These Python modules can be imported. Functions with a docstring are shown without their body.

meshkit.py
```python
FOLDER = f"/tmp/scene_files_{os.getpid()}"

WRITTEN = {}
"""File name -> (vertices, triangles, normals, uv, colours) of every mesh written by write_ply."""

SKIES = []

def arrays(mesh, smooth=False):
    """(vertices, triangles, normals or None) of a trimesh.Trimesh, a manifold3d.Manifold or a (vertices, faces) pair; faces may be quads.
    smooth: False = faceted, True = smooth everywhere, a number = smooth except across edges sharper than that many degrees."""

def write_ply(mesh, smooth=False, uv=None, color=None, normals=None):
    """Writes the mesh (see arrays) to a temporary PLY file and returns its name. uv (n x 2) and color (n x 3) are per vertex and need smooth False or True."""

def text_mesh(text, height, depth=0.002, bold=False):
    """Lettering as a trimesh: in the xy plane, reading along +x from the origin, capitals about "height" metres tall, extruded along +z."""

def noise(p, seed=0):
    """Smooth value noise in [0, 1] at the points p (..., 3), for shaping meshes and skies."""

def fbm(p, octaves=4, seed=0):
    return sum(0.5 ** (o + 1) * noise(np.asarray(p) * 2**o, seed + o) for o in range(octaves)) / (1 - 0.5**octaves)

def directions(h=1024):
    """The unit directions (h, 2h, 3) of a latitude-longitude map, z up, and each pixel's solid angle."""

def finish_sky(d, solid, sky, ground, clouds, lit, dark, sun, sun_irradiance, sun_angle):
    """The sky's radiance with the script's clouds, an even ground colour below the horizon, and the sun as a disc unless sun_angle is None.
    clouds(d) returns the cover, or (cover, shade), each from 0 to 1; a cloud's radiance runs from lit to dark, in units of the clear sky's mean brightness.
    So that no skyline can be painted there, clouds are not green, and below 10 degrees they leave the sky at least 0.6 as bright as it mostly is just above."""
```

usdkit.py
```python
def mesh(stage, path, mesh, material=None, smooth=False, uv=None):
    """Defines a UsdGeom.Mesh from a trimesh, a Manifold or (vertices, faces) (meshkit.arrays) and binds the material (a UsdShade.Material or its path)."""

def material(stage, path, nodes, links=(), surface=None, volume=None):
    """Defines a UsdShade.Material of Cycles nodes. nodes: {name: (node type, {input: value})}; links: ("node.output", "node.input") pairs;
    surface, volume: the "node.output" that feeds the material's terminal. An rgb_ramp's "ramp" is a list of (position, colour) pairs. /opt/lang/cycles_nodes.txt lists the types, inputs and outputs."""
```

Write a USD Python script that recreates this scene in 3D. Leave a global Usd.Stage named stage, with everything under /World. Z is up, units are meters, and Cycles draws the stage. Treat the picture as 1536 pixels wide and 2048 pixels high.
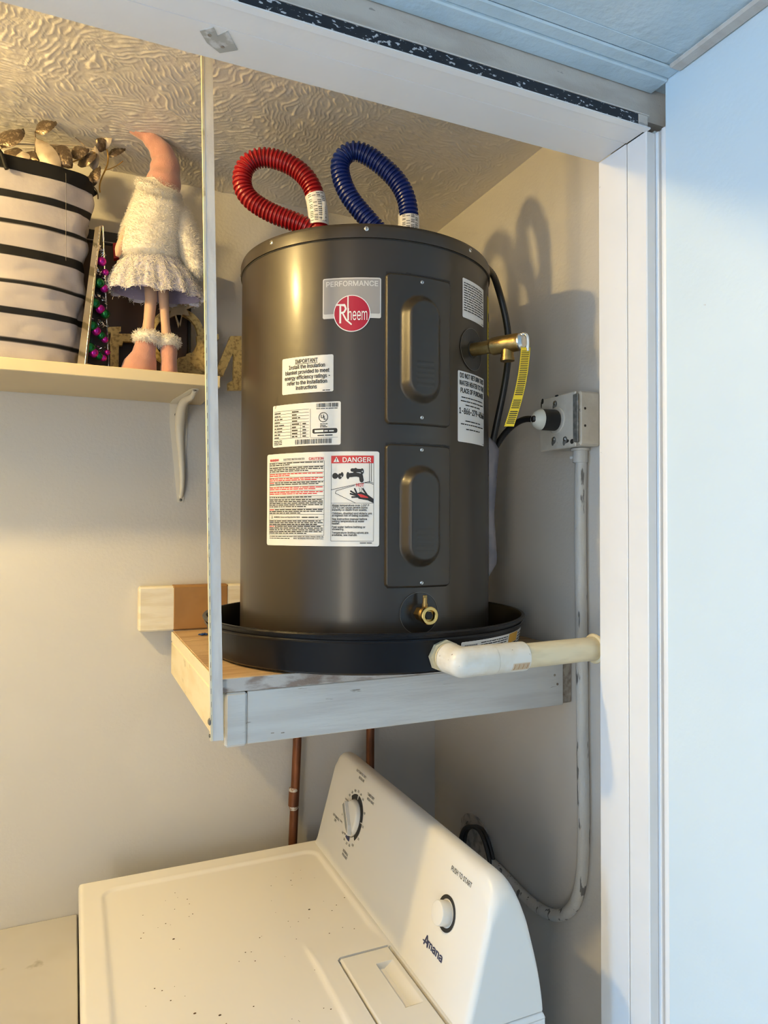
import math, random
import numpy as np, trimesh
from shapely.geometry import Polygon, Point, LineString, box as sbox
from shapely import affinity, union_all
from pxr import Usd, UsdGeom, UsdLux, UsdShade, Gf, Sdf, Vt
import usdkit, meshkit

stage = Usd.Stage.CreateInMemory()
UsdGeom.SetStageUpAxis(stage, 'Z'); UsdGeom.SetStageMetersPerUnit(stage, 1.0)
UsdGeom.Xform.Define(stage, '/World'); UsdGeom.Scope.Define(stage, '/World/Looks')

# ------------------------------------------------------------------ camera
H = 1.66; FPX = 1401.0; YAW, PITCH, ROLL = math.radians(23.9), math.radians(1.077), math.radians(0.167)
fwd = np.array([math.sin(YAW)*math.cos(PITCH), math.cos(YAW)*math.cos(PITCH), math.sin(PITCH)])
r0 = np.array([math.cos(YAW), -math.sin(YAW), 0.0]); u0 = np.cross(r0, fwd)
rgt = math.cos(ROLL)*r0 + math.sin(ROLL)*u0; up = -math.sin(ROLL)*r0 + math.cos(ROLL)*u0
CAM = np.array([0, 0, H])
cam = UsdGeom.Camera.Define(stage, '/World/camera')
m = Gf.Matrix4d(1.0)
for i, v in enumerate((rgt, up, -fwd, CAM)):
    m.SetRow(i, Gf.Vec4d(*[float(x) for x in v], 1.0 if i == 3 else 0.0))
cam.AddTransformOp().Set(m)
cam.CreateHorizontalApertureAttr(36.0); cam.CreateVerticalApertureAttr(48.0)
cam.CreateFocalLengthAttr(36.0*FPX/1536.0); cam.CreateClippingRangeAttr(Gf.Vec2f(0.02, 100))
cam.CreateExposureAttr(0.0)

def at(x, y, X=None, Y=None, Z=None):
    """the point of the plane X=.., Y=.. or Z=.. seen at a pixel of the photograph"""
    d = fwd + (x-768)/FPX*rgt - (y-1024)/FPX*up
    t = (X-CAM[0])/d[0] if X is not None else (Y-CAM[1])/d[1] if Y is not None else (Z-CAM[2])/d[2]
    return CAM + t*d

# ------------------------------------------------------------------ lights
LAMP = (-0.70, 1.165, 2.455)                              # the bulb itself is an emitting mesh, built with its lampholder below
LAMP_RADIANCE = 1280.0
LAMP_COLOR = (1.0, 0.70, 0.265)
WIN = dict(x0=-2.55, x1=-1.65, z0=0.15, z1=2.15, y=-2.0)      # window in the hall's back wall
WIN2 = dict(y0=0.40, y1=0.83, z0=0.90, z1=2.10, x=-2.8)      # window in the hall's left wall
def window_light(name, right, upv, out, centre, w, h, intensity, color):
    l = UsdLux.RectLight.Define(stage, '/World/'+name); l.CreateWidthAttr(w); l.CreateHeightAttr(h)
    l.CreateNormalizeAttr(True); l.CreateIntensityAttr(intensity); l.CreateColorAttr(Gf.Vec3f(*color))
    mm = Gf.Matrix4d(1.0)                               # emits along its local -z
    for i, v in enumerate((right, upv, [-a for a in out], centre)):
        mm.SetRow(i, Gf.Vec4d(*[float(a) for a in v], 1.0 if i == 3 else 0.0))
    l.AddTransformOp().Set(mm)
window_light('window_daylight', (-1, 0, 0), (0, 0, 1), (0, 1, 0), ((WIN['x0']+WIN['x1'])/2, WIN['y']-0.06, (WIN['z0']+WIN['z1'])/2), WIN['x1']-WIN['x0'], WIN['z1']-WIN['z0'], 17.0, (0.92, 0.80, 0.62))
window_light('window_daylight_side', (0, 1, 0), (0, 0, 1), (1, 0, 0), (WIN2['x']-0.06, (WIN2['y0']+WIN2['y1'])/2, (WIN2['z0']+WIN2['z1'])/2), WIN2['y1']-WIN2['y0'], WIN2['z1']-WIN2['z0'], 21.0, (0.25, 0.56, 1.0))
dome = UsdLux.DomeLight.Define(stage, '/World/sky'); dome.CreateIntensityAttr(0.25); dome.CreateColorAttr(Gf.Vec3f(0.70, 0.85, 1.0))

# ------------------------------------------------------------------ materials
MATS = {}
def mat(name, base, rough=0.5, metal=0.0, c2=None, scale=8.0, lo=0.45, hi=0.65, stretch=(1, 1, 1), detail=3.0, bump=0.0, bscale=200.0,
        bstretch=(1, 1, 1), coat=0.0, coat_rough=0.03, c3=None, s3=60.0, lo3=0.66, hi3=0.72, alpha=None, ior=1.5, emit=0, thin=0, sheen=0):
    n = {'g': ('geometry', {}), 'p': ('principled_bsdf', dict(base_color=base, roughness=rough, metallic=metal, ior=ior, coat_weight=coat, coat_roughness=coat_rough))}
    if sheen: n['p'][1].update(sheen_weight=sheen, sheen_roughness=0.5)
    l = []
    if c2 is not None:
        n['m'] = ('mapping', dict(scale=stretch)); n['n'] = ('noise_texture', dict(scale=scale, detail=detail))
        n['r'] = ('rgb_ramp', dict(ramp=[(0, base), (lo, base), (hi, c2), (1, c2)]))
        l += [('g.position', 'm.vector'), ('m.vector', 'n.vector'), ('n.fac', 'r.fac')]
        src = 'r.color'
        if c3 is not None:
            n['n3'] = ('noise_texture', dict(scale=s3, detail=4.0)); n['r3'] = ('rgb_ramp', dict(ramp=[(0, (0, 0, 0)), (lo3, (0, 0, 0)), (hi3, (1, 1, 1)), (1, (1, 1, 1))]))
            n['x3'] = ('mix', dict(color2=c3))
            l += [('m.vector', 'n3.vector'), ('n3.fac', 'r3.fac'), ('r3.color', 'x3.fac'), (src, 'x3.color1')]; src = 'x3.color'
        l.append((src, 'p.base_color'))
    if bump:
        n['bm'] = ('mapping', dict(scale=bstretch)); n['bn'] = ('noise_texture', dict(scale=bscale, detail=3.0)); n['b'] = ('bump', dict(strength=1.0, distance=bump))
        l += [('g.position', 'bm.vector'), ('bm.vector', 'bn.vector'), ('bn.fac', 'b.height'), ('b.normal', 'p.normal')]
    MATS[name] = usdkit.material(stage, '/World/Looks/'+name, n, l, surface='p.BSDF')
    return MATS[name]

mat('wall_paint', (0.62, 0.60, 0.57), 0.55, c2=(0.65, 0.63, 0.60), scale=3, bump=0.0006, bscale=120, c3=(0.42, 0.39, 0.36), s3=38, lo3=0.775, hi3=0.80)
mat('ceiling_paint', (0.84, 0.79, 0.72), 0.45, c2=(0.80, 0.75, 0.67), scale=5, bump=0.0004, bscale=260)
mat('hall_paint', (0.68, 0.79, 0.85), 0.35, c2=(0.665, 0.775, 0.84), scale=4, bump=0.0004, bscale=90, c3=(0.58, 0.60, 0.62), s3=42, lo3=0.775, hi3=0.80)
mat('hall_ceiling', (0.58, 0.71, 0.79), 0.25, c2=(0.52, 0.65, 0.73), scale=14, bump=0.002, bscale=60)
mat('trim_paint', (0.83, 0.82, 0.81), 0.30, c2=(0.81, 0.80, 0.79), scale=9, bump=0.0003, bscale=60, c3=(0.60, 0.59, 0.57), s3=55, lo3=0.765, hi3=0.79)
mat('old_trim_paint', (0.62, 0.58, 0.53), 0.45, c2=(0.55, 0.50, 0.45), scale=14, stretch=(1, 3, 3), c3=(0.36, 0.33, 0.30), s3=38, lo3=0.70, hi3=0.74, bump=0.0005)
mat('worn_black_track', (0.010, 0.012, 0.020), 0.35, c2=(0.50, 0.53, 0.57), scale=240, lo=0.595, hi=0.625, detail=8, stretch=(0.45, 1, 1.0))
mat('heater_grey', (0.035, 0.026, 0.0175), 0.40, coat=0.32, coat_rough=0.18, bump=0.00010, bscale=25)
mat('heater_dark', (0.022, 0.019, 0.016), 0.22)
mat('gasket_black', (0.02, 0.018, 0.016), 0.8)
mat('embossed_panel', (0.036, 0.028, 0.0195), 0.38, coat=0.05)
mat('steel_screw', (0.75, 0.74, 0.72), 0.25, metal=1.0)
mat('screw_slot', (0.05, 0.05, 0.05), 0.6)
mat('label_white', (0.80, 0.79, 0.77), 0.30)
mat('label_grey', (0.36, 0.34, 0.33), 0.30)
mat('label_silver', (0.70, 0.68, 0.66), 0.30)
mat('ink_black', (0.012, 0.012, 0.014), 0.5)
mat('ink_grey', (0.09, 0.09, 0.09), 0.5)
mat('ink_red', (0.62, 0.03, 0.03), 0.4)
mat('badge_red', (0.45, 0.012, 0.035), 0.28)
mat('ink_white', (0.85, 0.85, 0.84), 0.35)
mat('ink_orange', (0.70, 0.36, 0.03), 0.4)
mat('ink_navy', (0.015, 0.025, 0.10), 0.4)
mat('tag_yellow', (0.66, 0.50, 0.02), 0.5)
mat('brass', (0.38, 0.255, 0.095), 0.38, metal=1.0, c2=(0.30, 0.195, 0.07), scale=70, bump=0.0003, bscale=400)
mat('brass_bright', (0.66, 0.44, 0.15), 0.22, metal=1.0)
mat('hose_red', (0.33, 0.008, 0.012), 0.32)
mat('hose_blue', (0.006, 0.022, 0.17), 0.32)
mat('rubber_black', (0.010, 0.010, 0.011), 0.38)
mat('plug_white', (0.72, 0.70, 0.60), 0.35)
mat('pan_black', (0.006, 0.006, 0.008), 0.30, ior=1.32, bump=0.0002, bscale=60)
mat('pvc_white', (0.76, 0.74, 0.68), 0.28, c2=(0.70, 0.66, 0.57), scale=30, c3=(0.36, 0.31, 0.25), s3=110, lo3=0.71, hi3=0.74)
mat('pvc_cream', (0.74, 0.65, 0.44), 0.30, c2=(0.68, 0.59, 0.39), scale=20, stretch=(1, 4, 4), c3=(0.45, 0.38, 0.26), s3=90, lo3=0.74, hi3=0.77)
mat('pine_painted', (0.84, 0.76, 0.57), 0.55, c2=(0.78, 0.67, 0.45), scale=9, stretch=(3, 0.8, 3), bump=0.0005, bscale=120, bstretch=(1, 0.15, 1), c3=(0.50, 0.41, 0.22), s3=10, lo3=0.64, hi3=0.74)
mat('white_washed_board', (0.64, 0.64, 0.62), 0.5, c2=(0.58, 0.57, 0.55), scale=7, stretch=(0.6, 3, 6), bump=0.0008, bscale=60, bstretch=(0.3, 1, 3), c3=(0.33, 0.31, 0.28), s3=34, lo3=0.71, hi3=0.75)
mat('worn_deck_edge', (0.56, 0.53, 0.50), 0.6, c2=(0.30, 0.23, 0.19), scale=24, lo=0.48, hi=0.60, stretch=(0.7, 1, 2), detail=6, bump=0.001, bscale=150)
mat('deck_wood', (0.58, 0.41, 0.24), 0.5, c2=(0.44, 0.28, 0.15), scale=6, stretch=(1, 7, 7), detail=5, bump=0.0004, bscale=150)
mat('dirty_wood', (0.40, 0.36, 0.30), 0.8, c2=(0.20, 0.16, 0.13), scale=60, lo=0.4, hi=0.62, detail=6, bump=0.0015, bscale=200)
mat('post_paint', (0.62, 0.63, 0.64), 0.4, c2=(0.55, 0.55, 0.56), scale=20, stretch=(3, 3, 0.6), c3=(0.34, 0.33, 0.31), s3=40, lo3=0.73, hi3=0.77, bump=0.0005, bscale=90)
mat('raw_pine', (0.82, 0.76, 0.63), 0.6, c2=(0.74, 0.66, 0.50), scale=7, stretch=(1.5, 3, 9), bump=0.0012, bscale=34, bstretch=(0.4, 1, 3))
mat('kraft_brown', (0.36, 0.19, 0.065), 0.6, c2=(0.32, 0.165, 0.055), scale=18)
mat('shelf_paint', (0.66, 0.55, 0.34), 0.35, c2=(0.63, 0.52, 0.32), scale=6)
mat('bracket_paint', (0.78, 0.73, 0.62), 0.35, bump=0.0004, bscale=50)
mat('conduit_paint', (0.60, 0.59, 0.56), 0.45, c2=(0.52, 0.51, 0.49), scale=40, c3=(0.16, 0.155, 0.15), s3=70, lo3=0.615, hi3=0.65, stretch=(1, 1, 0.18), bump=0.0008, bscale=150)
mat('box_paint', (0.62, 0.58, 0.51), 0.45, c2=(0.55, 0.51, 0.44), scale=25, c3=(0.17, 0.17, 0.16), s3=40, lo3=0.70, hi3=0.73, bump=0.0006, bscale=120)
mat('bare_metal', (0.16, 0.16, 0.155), 0.5, metal=0.4, c2=(0.28, 0.27, 0.25), scale=90)
mat('copper', (0.27, 0.105, 0.05), 0.45, metal=0.75, c2=(0.15, 0.062, 0.036), scale=26, lo=0.38, hi=0.7, stretch=(2, 2, 0.6))
mat('solder', (0.72, 0.66, 0.60), 0.5, metal=0.4, c2=(0.42, 0.27, 0.18), scale=90, lo=0.48, hi=0.56)
mat('dryer_white', (0.84, 0.82, 0.78), 0.24, coat=0.15)
mat('dryer_plastic', (0.80, 0.78, 0.73), 0.33)
mat('knob_grip', (0.30, 0.31, 0.30), 0.4)
mat('ledge_marble', (0.53, 0.52, 0.515), 0.35, c2=(0.47, 0.455, 0.44), scale=5, lo=0.45, hi=0.65, c3=(0.30, 0.28, 0.25), s3=12, lo3=0.66, hi3=0.72)
mat('velvet_pink', (0.50, 0.245, 0.20), 0.85, c2=(0.44, 0.215, 0.17), scale=25, sheen=0.6, bump=0.0006, bscale=300)
mat('doll_skin', (0.60, 0.37, 0.25), 0.7, sheen=0.3)
mat('fur_white', (0.80, 0.75, 0.66), 0.9, sheen=0.5, bump=0.002, bscale=180)
mat('lace_white', (0.58, 0.54, 0.60), 0.8, bump=0.002, bscale=220)
mat('lilac_lining', (0.40, 0.34, 0.46), 0.8)
mat('letter_gold', (0.60, 0.44, 0.17), 0.55, c2=(0.30, 0.20, 0.07), scale=140, lo=0.47, hi=0.66, detail=6, bump=0.0006, bscale=350)
mat('star_bronze', (0.50, 0.37, 0.22), 0.5)
mat('carton_brown', (0.050, 0.024, 0.014), 0.5, c2=(0.040, 0.019, 0.012), scale=9)
mat('carton_black', (0.010, 0.009, 0.009), 0.5)
mat('ribbon_red', (0.35, 0.01, 0.012), 0.5)
mat('bag_black', (0.006, 0.006, 0.007), 0.6, ior=1.3)
mat('gold_mirror', (0.80, 0.72, 0.56), 0.18, metal=0.9, c2=(0.70, 0.58, 0.38), scale=12)
mat('ball_green', (0.005, 0.12, 0.03), 0.12, metal=0.6)
mat('ball_magenta', (0.42, 0.008, 0.26), 0.12, metal=0.6)
mat('tinsel', (0.75, 0.74, 0.76), 0.15, metal=1.0, c2=(0.2, 0.2, 0.24), scale=200)
mat('leaf_champagne', (0.13, 0.092, 0.060), 0.30, metal=0.5, c2=(0.34, 0.26, 0.17), scale=110, lo=0.52, hi=0.66, bump=0.001, bscale=260)
mat('leaf_pale', (0.40, 0.33, 0.26), 0.45, metal=0.2, c2=(0.30, 0.24, 0.18), scale=40)
mat('twig_gold', (0.42, 0.25, 0.06), 0.4, metal=0.4)
mat('scrap_blue', (0.01, 0.06, 0.24), 0.4)
mat('floor_vinyl', (0.60, 0.58, 0.55), 0.4, c2=(0.52, 0.50, 0.47), scale=4)
mat('cable_grey', (0.035, 0.035, 0.036), 0.5)
mat('plaster_rough', (0.55, 0.52, 0.49), 0.9, c2=(0.30, 0.29, 0.28), scale=50, bump=0.003, bscale=90)
mat('lint_dark', (0.09, 0.055, 0.03), 0.9)
mat('sheet_plastic', (0.30, 0.27, 0.28), 0.18, c2=(0.10, 0.11, 0.16), scale=8, lo=0.42, hi=0.62)
mat('worn_plate', (0.40, 0.40, 0.375), 0.5, c2=(0.60, 0.61, 0.61), scale=60, lo=0.5, hi=0.62)
mat('rim_grey', (0.13, 0.12, 0.105), 0.35)
mat('bar_code_tan', (0.66, 0.55, 0.40), 0.4)
mat('porcelain', (0.82, 0.80, 0.76), 0.3)

def bag_material(z0, z1, bands):
    ramp = [(0.0, (0.37, 0.34, 0.35))]
    for a, b in bands:
        a, b = (a-z0)/(z1-z0), (b-z0)/(z1-z0)
        ramp += [(a-0.001, (0.37, 0.34, 0.35)), (a+0.001, (0.006, 0.006, 0.007)), (b-0.001, (0.006, 0.006, 0.007)), (b+0.001, (0.37, 0.34, 0.35))]
    ramp.append((1.0, (0.37, 0.34, 0.35)))
    MATS['bag_stripes'] = usdkit.material(stage, '/World/Looks/bag_stripes', {
        'g': ('geometry', {}), 's': ('separate_xyz', {}), 'm': ('map_range', dict(from_min=z0, from_max=z1, to_min=0.0, to_max=1.0)),
        'r': ('rgb_ramp', dict(ramp=ramp)), 'p': ('principled_bsdf', dict(roughness=0.6, ior=1.3)), 'bn': ('noise_texture', dict(scale=40.0, detail=3.0)), 'b': ('bump', dict(strength=1.0, distance=0.0012))},
        [('g.position', 's.vector'), ('s.z', 'm.value'), ('m.result', 'r.fac'), ('r.color', 'p.base_color'), ('g.position', 'bn.vector'), ('bn.fac', 'b.height'), ('b.normal', 'p.normal')], surface='p.BSDF')

# ------------------------------------------------------------------ scene helpers
USED = {}
def numbered(parent, name):
    k = (parent, name); USED[k] = USED.get(k, -1) + 1
    return name if USED[k] == 0 else f'{name}_{USED[k]:03d}'
LOC = {}
def thing(name, label, cat, loc=(0, 0, 0), group=None, kind=None):
    p = '/World/' + numbered('/World', name)
    x = UsdGeom.Xform.Define(stage, p); x.AddTranslateOp().Set(Gf.Vec3d(*[float(a) for a in loc]))
    o = x.GetPrim(); o.SetCustomDataByKey('label', label); o.SetCustomDataByKey('category', cat)
    if group: o.SetCustomDataByKey('group', group)
    if kind: o.SetCustomDataByKey('kind', kind)
    LOC[p] = np.array(loc, float)
    return p
def base_of(path):
    return LOC['/'.join(path.split('/')[:3])] if '/'.join(path.split('/')[:3]) in LOC else np.zeros(3)
def arr(m):
    return trimesh.Trimesh(*[np.array(a) for a in meshkit.arrays(m)[:2]], process=False)
def part(name, mesh, material, parent, smooth=30, label=None, kind=None):
    if isinstance(mesh, (list, tuple)) and len(mesh) and isinstance(mesh[0], trimesh.Trimesh): mesh = trimesh.util.concatenate(mesh)
    mesh = arr(mesh)
    mesh.vertices = mesh.vertices - base_of(parent)
    p = parent + '/' + numbered(parent, name)
    o = usdkit.mesh(stage, p, mesh, MATS[material], smooth=smooth).GetPrim()
    if label: o.SetCustomDataByKey('label', label)
    if kind: o.SetCustomDataByKey('kind', kind)
    return p
def struct(name, mesh, material, smooth=30):
    if isinstance(mesh, (list, tuple)): mesh = trimesh.util.concatenate(mesh)
    p = '/World/' + numbered('/World', name)
    o = usdkit.mesh(stage, p, arr(mesh), MATS[material], smooth=smooth).GetPrim(); o.SetCustomDataByKey('kind', 'structure')
    return p
def one(name, mesh, material, label, cat, smooth=30, group=None, kind=None):
    if isinstance(mesh, (list, tuple)): mesh = trimesh.util.concatenate(mesh)
    p = '/World/' + numbered('/World', name)
    o = usdkit.mesh(stage, p, arr(mesh), MATS[material], smooth=smooth).GetPrim()
    o.SetCustomDataByKey('label', label); o.SetCustomDataByKey('category', cat)
    if group: o.SetCustomDataByKey('group', group)
    if kind: o.SetCustomDataByKey('kind', kind)
    return p

# ------------------------------------------------------------------ shape helpers
def hull(pts): return trimesh.convex.convex_hull(np.asarray(pts, float))
def bx(x0, x1, y0, y1, z0, z1, c=0.0015):
    lo, hi = np.minimum((x0, y0, z0), (x1, y1, z1)), np.maximum((x0, y0, z0), (x1, y1, z1))
    c = min(c, 0.45*min(hi-lo))
    pts = []
    for i in range(8):
        s = [(i >> k) & 1 for k in range(3)]
        p = np.where(s, hi, lo); d = np.where(s, -1, 1)*c
        for k in range(3):
            q = p + d; q[k] = p[k]; pts.append(q)
    return hull(pts)
def frames(path):
    p = np.asarray(path, float); t = np.gradient(p, axis=0); t /= np.linalg.norm(t, axis=1, keepdims=True)+1e-12
    a = np.cross(t[0], [0, 0, 1.0]);
    if np.linalg.norm(a) < 0.1: a = np.cross(t[0], [1.0, 0, 0])
    a /= np.linalg.norm(a); A = [a]
    for i in range(1, len(p)):
        a = A[-1] - t[i]*np.dot(A[-1], t[i]); a /= np.linalg.norm(a)+1e-12; A.append(a)
    A = np.array(A); return p, t, A, np.cross(t, A)
def tube(path, r, sides=16, caps=True):
    p, t, a, b = frames(path); r = np.broadcast_to(r, (len(p),)); th = np.arange(sides)*2*np.pi/sides
    v = p[:, None] + r[:, None, None]*(np.cos(th)[None, :, None]*a[:, None] + np.sin(th)[None, :, None]*b[:, None])
    i, j = np.meshgrid(np.arange(len(p)-1), np.arange(sides), indexing='ij')
    q = np.stack([i*sides+j, i*sides+(j+1) % sides, (i+1)*sides+(j+1) % sides, (i+1)*sides+j], -1).reshape(-1, 4)
    f = [q[:, [0, 1, 2]], q[:, [0, 2, 3]]]; v = v.reshape(-1, 3)
    if caps:
        n = len(v); v = np.vstack([v, p[0], p[-1]]); k = np.arange(sides); e = (len(p)-1)*sides
        f += [np.stack([(k+1) % sides, k, np.full(sides, n)], 1), np.stack([e+k, e+(k+1) % sides, np.full(sides, n+1)], 1)]
    return trimesh.Trimesh(v, np.vstack(f), process=False)
def spline(pts, n=60):
    from scipy.interpolate import CubicSpline
    p = np.asarray(pts, float); s = np.r_[0, np.cumsum(np.linalg.norm(np.diff(p, axis=0), axis=1))]
    return CubicSpline(s, p)(np.linspace(0, s[-1], n))
def lathe(profile, n=64, origin=(0, 0, 0), axis=(0, 0, 1)):
    """profile: (radius, height) pairs, outer surface counted upwards"""
    pr = np.asarray(profile, float); th = np.arange(n)*2*np.pi/n
    v = np.stack([pr[:, 0, None]*np.cos(th), pr[:, 0, None]*np.sin(th), np.broadcast_to(pr[:, 1, None], (len(pr), n))], -1).reshape(-1, 3)
    i, j = np.meshgrid(np.arange(len(pr)-1), np.arange(n), indexing='ij')
    q = np.stack([i*n+j, i*n+(j+1) % n, (i+1)*n+(j+1) % n, (i+1)*n+j], -1).reshape(-1, 4)
    me = trimesh.Trimesh(v, np.vstack([q[:, [0, 1, 2]], q[:, [0, 2, 3]]]), process=False)
    ax = np.asarray(axis, float); ax /= np.linalg.norm(ax)
    me.apply_transform(trimesh.geometry.align_vectors([0, 0, 1], ax)); me.apply_translation(origin)
    return me
def cyl(p, q, r, sides=24, r2=None): return tube([p, q], [r, r if r2 is None else r2], sides)
def grid(X, Y, Z):
    n, k = X.shape; v = np.stack([X, Y, Z], -1).reshape(-1, 3)
    i, j = np.meshgrid(np.arange(n-1), np.arange(k-1), indexing='ij'); a = i*k+j
    q = np.stack([a, a+1, a+k+1, a+k], -1).reshape(-1, 4)
    return trimesh.Trimesh(v, np.vstack([q[:, [0, 1, 2]], q[:, [0, 2, 3]]]), process=False)
def ellipsoid(c, r, sub=3):
    s = trimesh.creation.icosphere(sub); s.vertices = s.vertices*np.asarray(r, float)+np.asarray(c, float); return s
def flat(poly, w=0.0, size=None):
    out = []
    for g in getattr(poly, 'geoms', [poly]):
        if g.is_empty or g.area < 1e-12: continue
        v, f = trimesh.creation.triangulate_polygon(g, engine='earcut')
        me = trimesh.Trimesh(np.c_[v, np.full(len(v), w)], f, process=False)
        nz = np.cross(me.vertices[f[:, 1]]-me.vertices[f[:, 0]], me.vertices[f[:, 2]]-me.vertices[f[:, 0]])[:, 2]
        f[nz < 0] = f[nz < 0][:, ::-1]
        if size: me = me.subdivide_to_size(size)
        out.append(trimesh.Trimesh(me.vertices, me.faces, process=False))
    return trimesh.util.concatenate(out)
def rrect(x0, x1, y0, y1, r):
    return sbox(x0+r, y0+r, x1-r, y1-r).buffer(r, quad_segs=6)
TEXT = {}
def text(s, h, x, y, w=0.0, align='c', sx=1.0, bold=False, depth=0.0002, fit=None):
    k = (s, bold)
    if k not in TEXT: TEXT[k] = meshkit.text_mesh(s, 1.0, depth=1.0, bold=bold)
    me = TEXT[k].copy(); v = me.vertices; wd = v[:, 0].max()
    if fit: sx = fit/(wd*h)
    v[:, 0] *= h*sx; v[:, 1] *= h; v[:, 2] *= depth
    v[:, 0] += x - (wd*h*sx/2 if align == 'c' else wd*h*sx if align == 'r' else 0); v[:, 1] += y; v[:, 2] += w
    me.vertices = v; return me
def bars(rng, x0, x1, y, h, w, fill=1.0):
    """a line of print too small to read: a row of word-long marks"""
    out, x = [], x0; end = x0+(x1-x0)*fill
    while x < end-h:
        l = min(rng.uniform(1.2, 5.5)*h, end-x)
        v = [(x, y, w), (x+l, y, w), (x+l, y+h*0.62, w), (x, y+h*0.62, w)]
        out.append(trimesh.Trimesh(v, [(0, 1, 2), (0, 2, 3)], process=False)); x += l+0.55*h
    return trimesh.util.concatenate(out) if out else None
def extrude_px(px, Y, th, holes=()):
    """an outline, laid out on the upright plane at depth Y, cut from a sheet of thickness th"""
    P3 = [at(x, y, Y=Y) for x, y in px]; poly = Polygon([(p[0], p[2]) for p in P3], [[(at(x, y, Y=Y)[0], at(x, y, Y=Y)[2]) for x, y in h] for h in holes]).buffer(0)
    out = []
    for g in getattr(poly, 'geoms', [poly]):
        me = trimesh.creation.extrude_polygon(g, th, engine='earcut')
        v = me.vertices.copy(); me.vertices = np.c_[v[:, 0], Y+th-v[:, 2], v[:, 1]]; out.append(me)
    me = trimesh.util.concatenate(out); me.fix_normals(); return me
def curves(name, pts, count, width, material, parent, kind=None):
    p = parent+'/'+numbered(parent, name); c = UsdGeom.BasisCurves.Define(stage, p)
    pts = np.asarray(pts, float)-base_of(parent)
    c.CreateTypeAttr('linear'); c.CreateCurveVertexCountsAttr(Vt.IntArray.FromNumpy(np.full(len(pts)//count, count, np.int32)))
    c.CreatePointsAttr(Vt.Vec3fArray.FromNumpy(pts.astype(np.float32))); c.CreateWidthsAttr(Vt.FloatArray([float(width)])); c.SetWidthsInterpolation('constant')
    UsdShade.MaterialBindingAPI.Apply(c.GetPrim()).Bind(MATS[material])
    if kind: c.GetPrim().SetCustomDataByKey('kind', kind)
def fur(mesh, n, length, seed, droop=0.3):
    rng = np.random.default_rng(seed)
    pts, fi = trimesh.sample.sample_surface(mesh, n, seed=seed); nr = mesh.face_normals[fi]
    d = nr + rng.normal(0, 0.55, nr.shape) + np.array([0, 0, -droop]); d /= np.linalg.norm(d, axis=1, keepdims=True)
    L = length*rng.uniform(0.5, 1.2, (n, 1)); mid = pts+d*L*0.55
    d2 = d+rng.normal(0, 0.4, d.shape)+np.array([0, 0, -droop]); d2 /= np.linalg.norm(d2, axis=1, keepdims=True)
    return np.stack([pts-nr*0.001, mid, mid+d2*L*0.5], 1).reshape(-1, 3)

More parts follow.
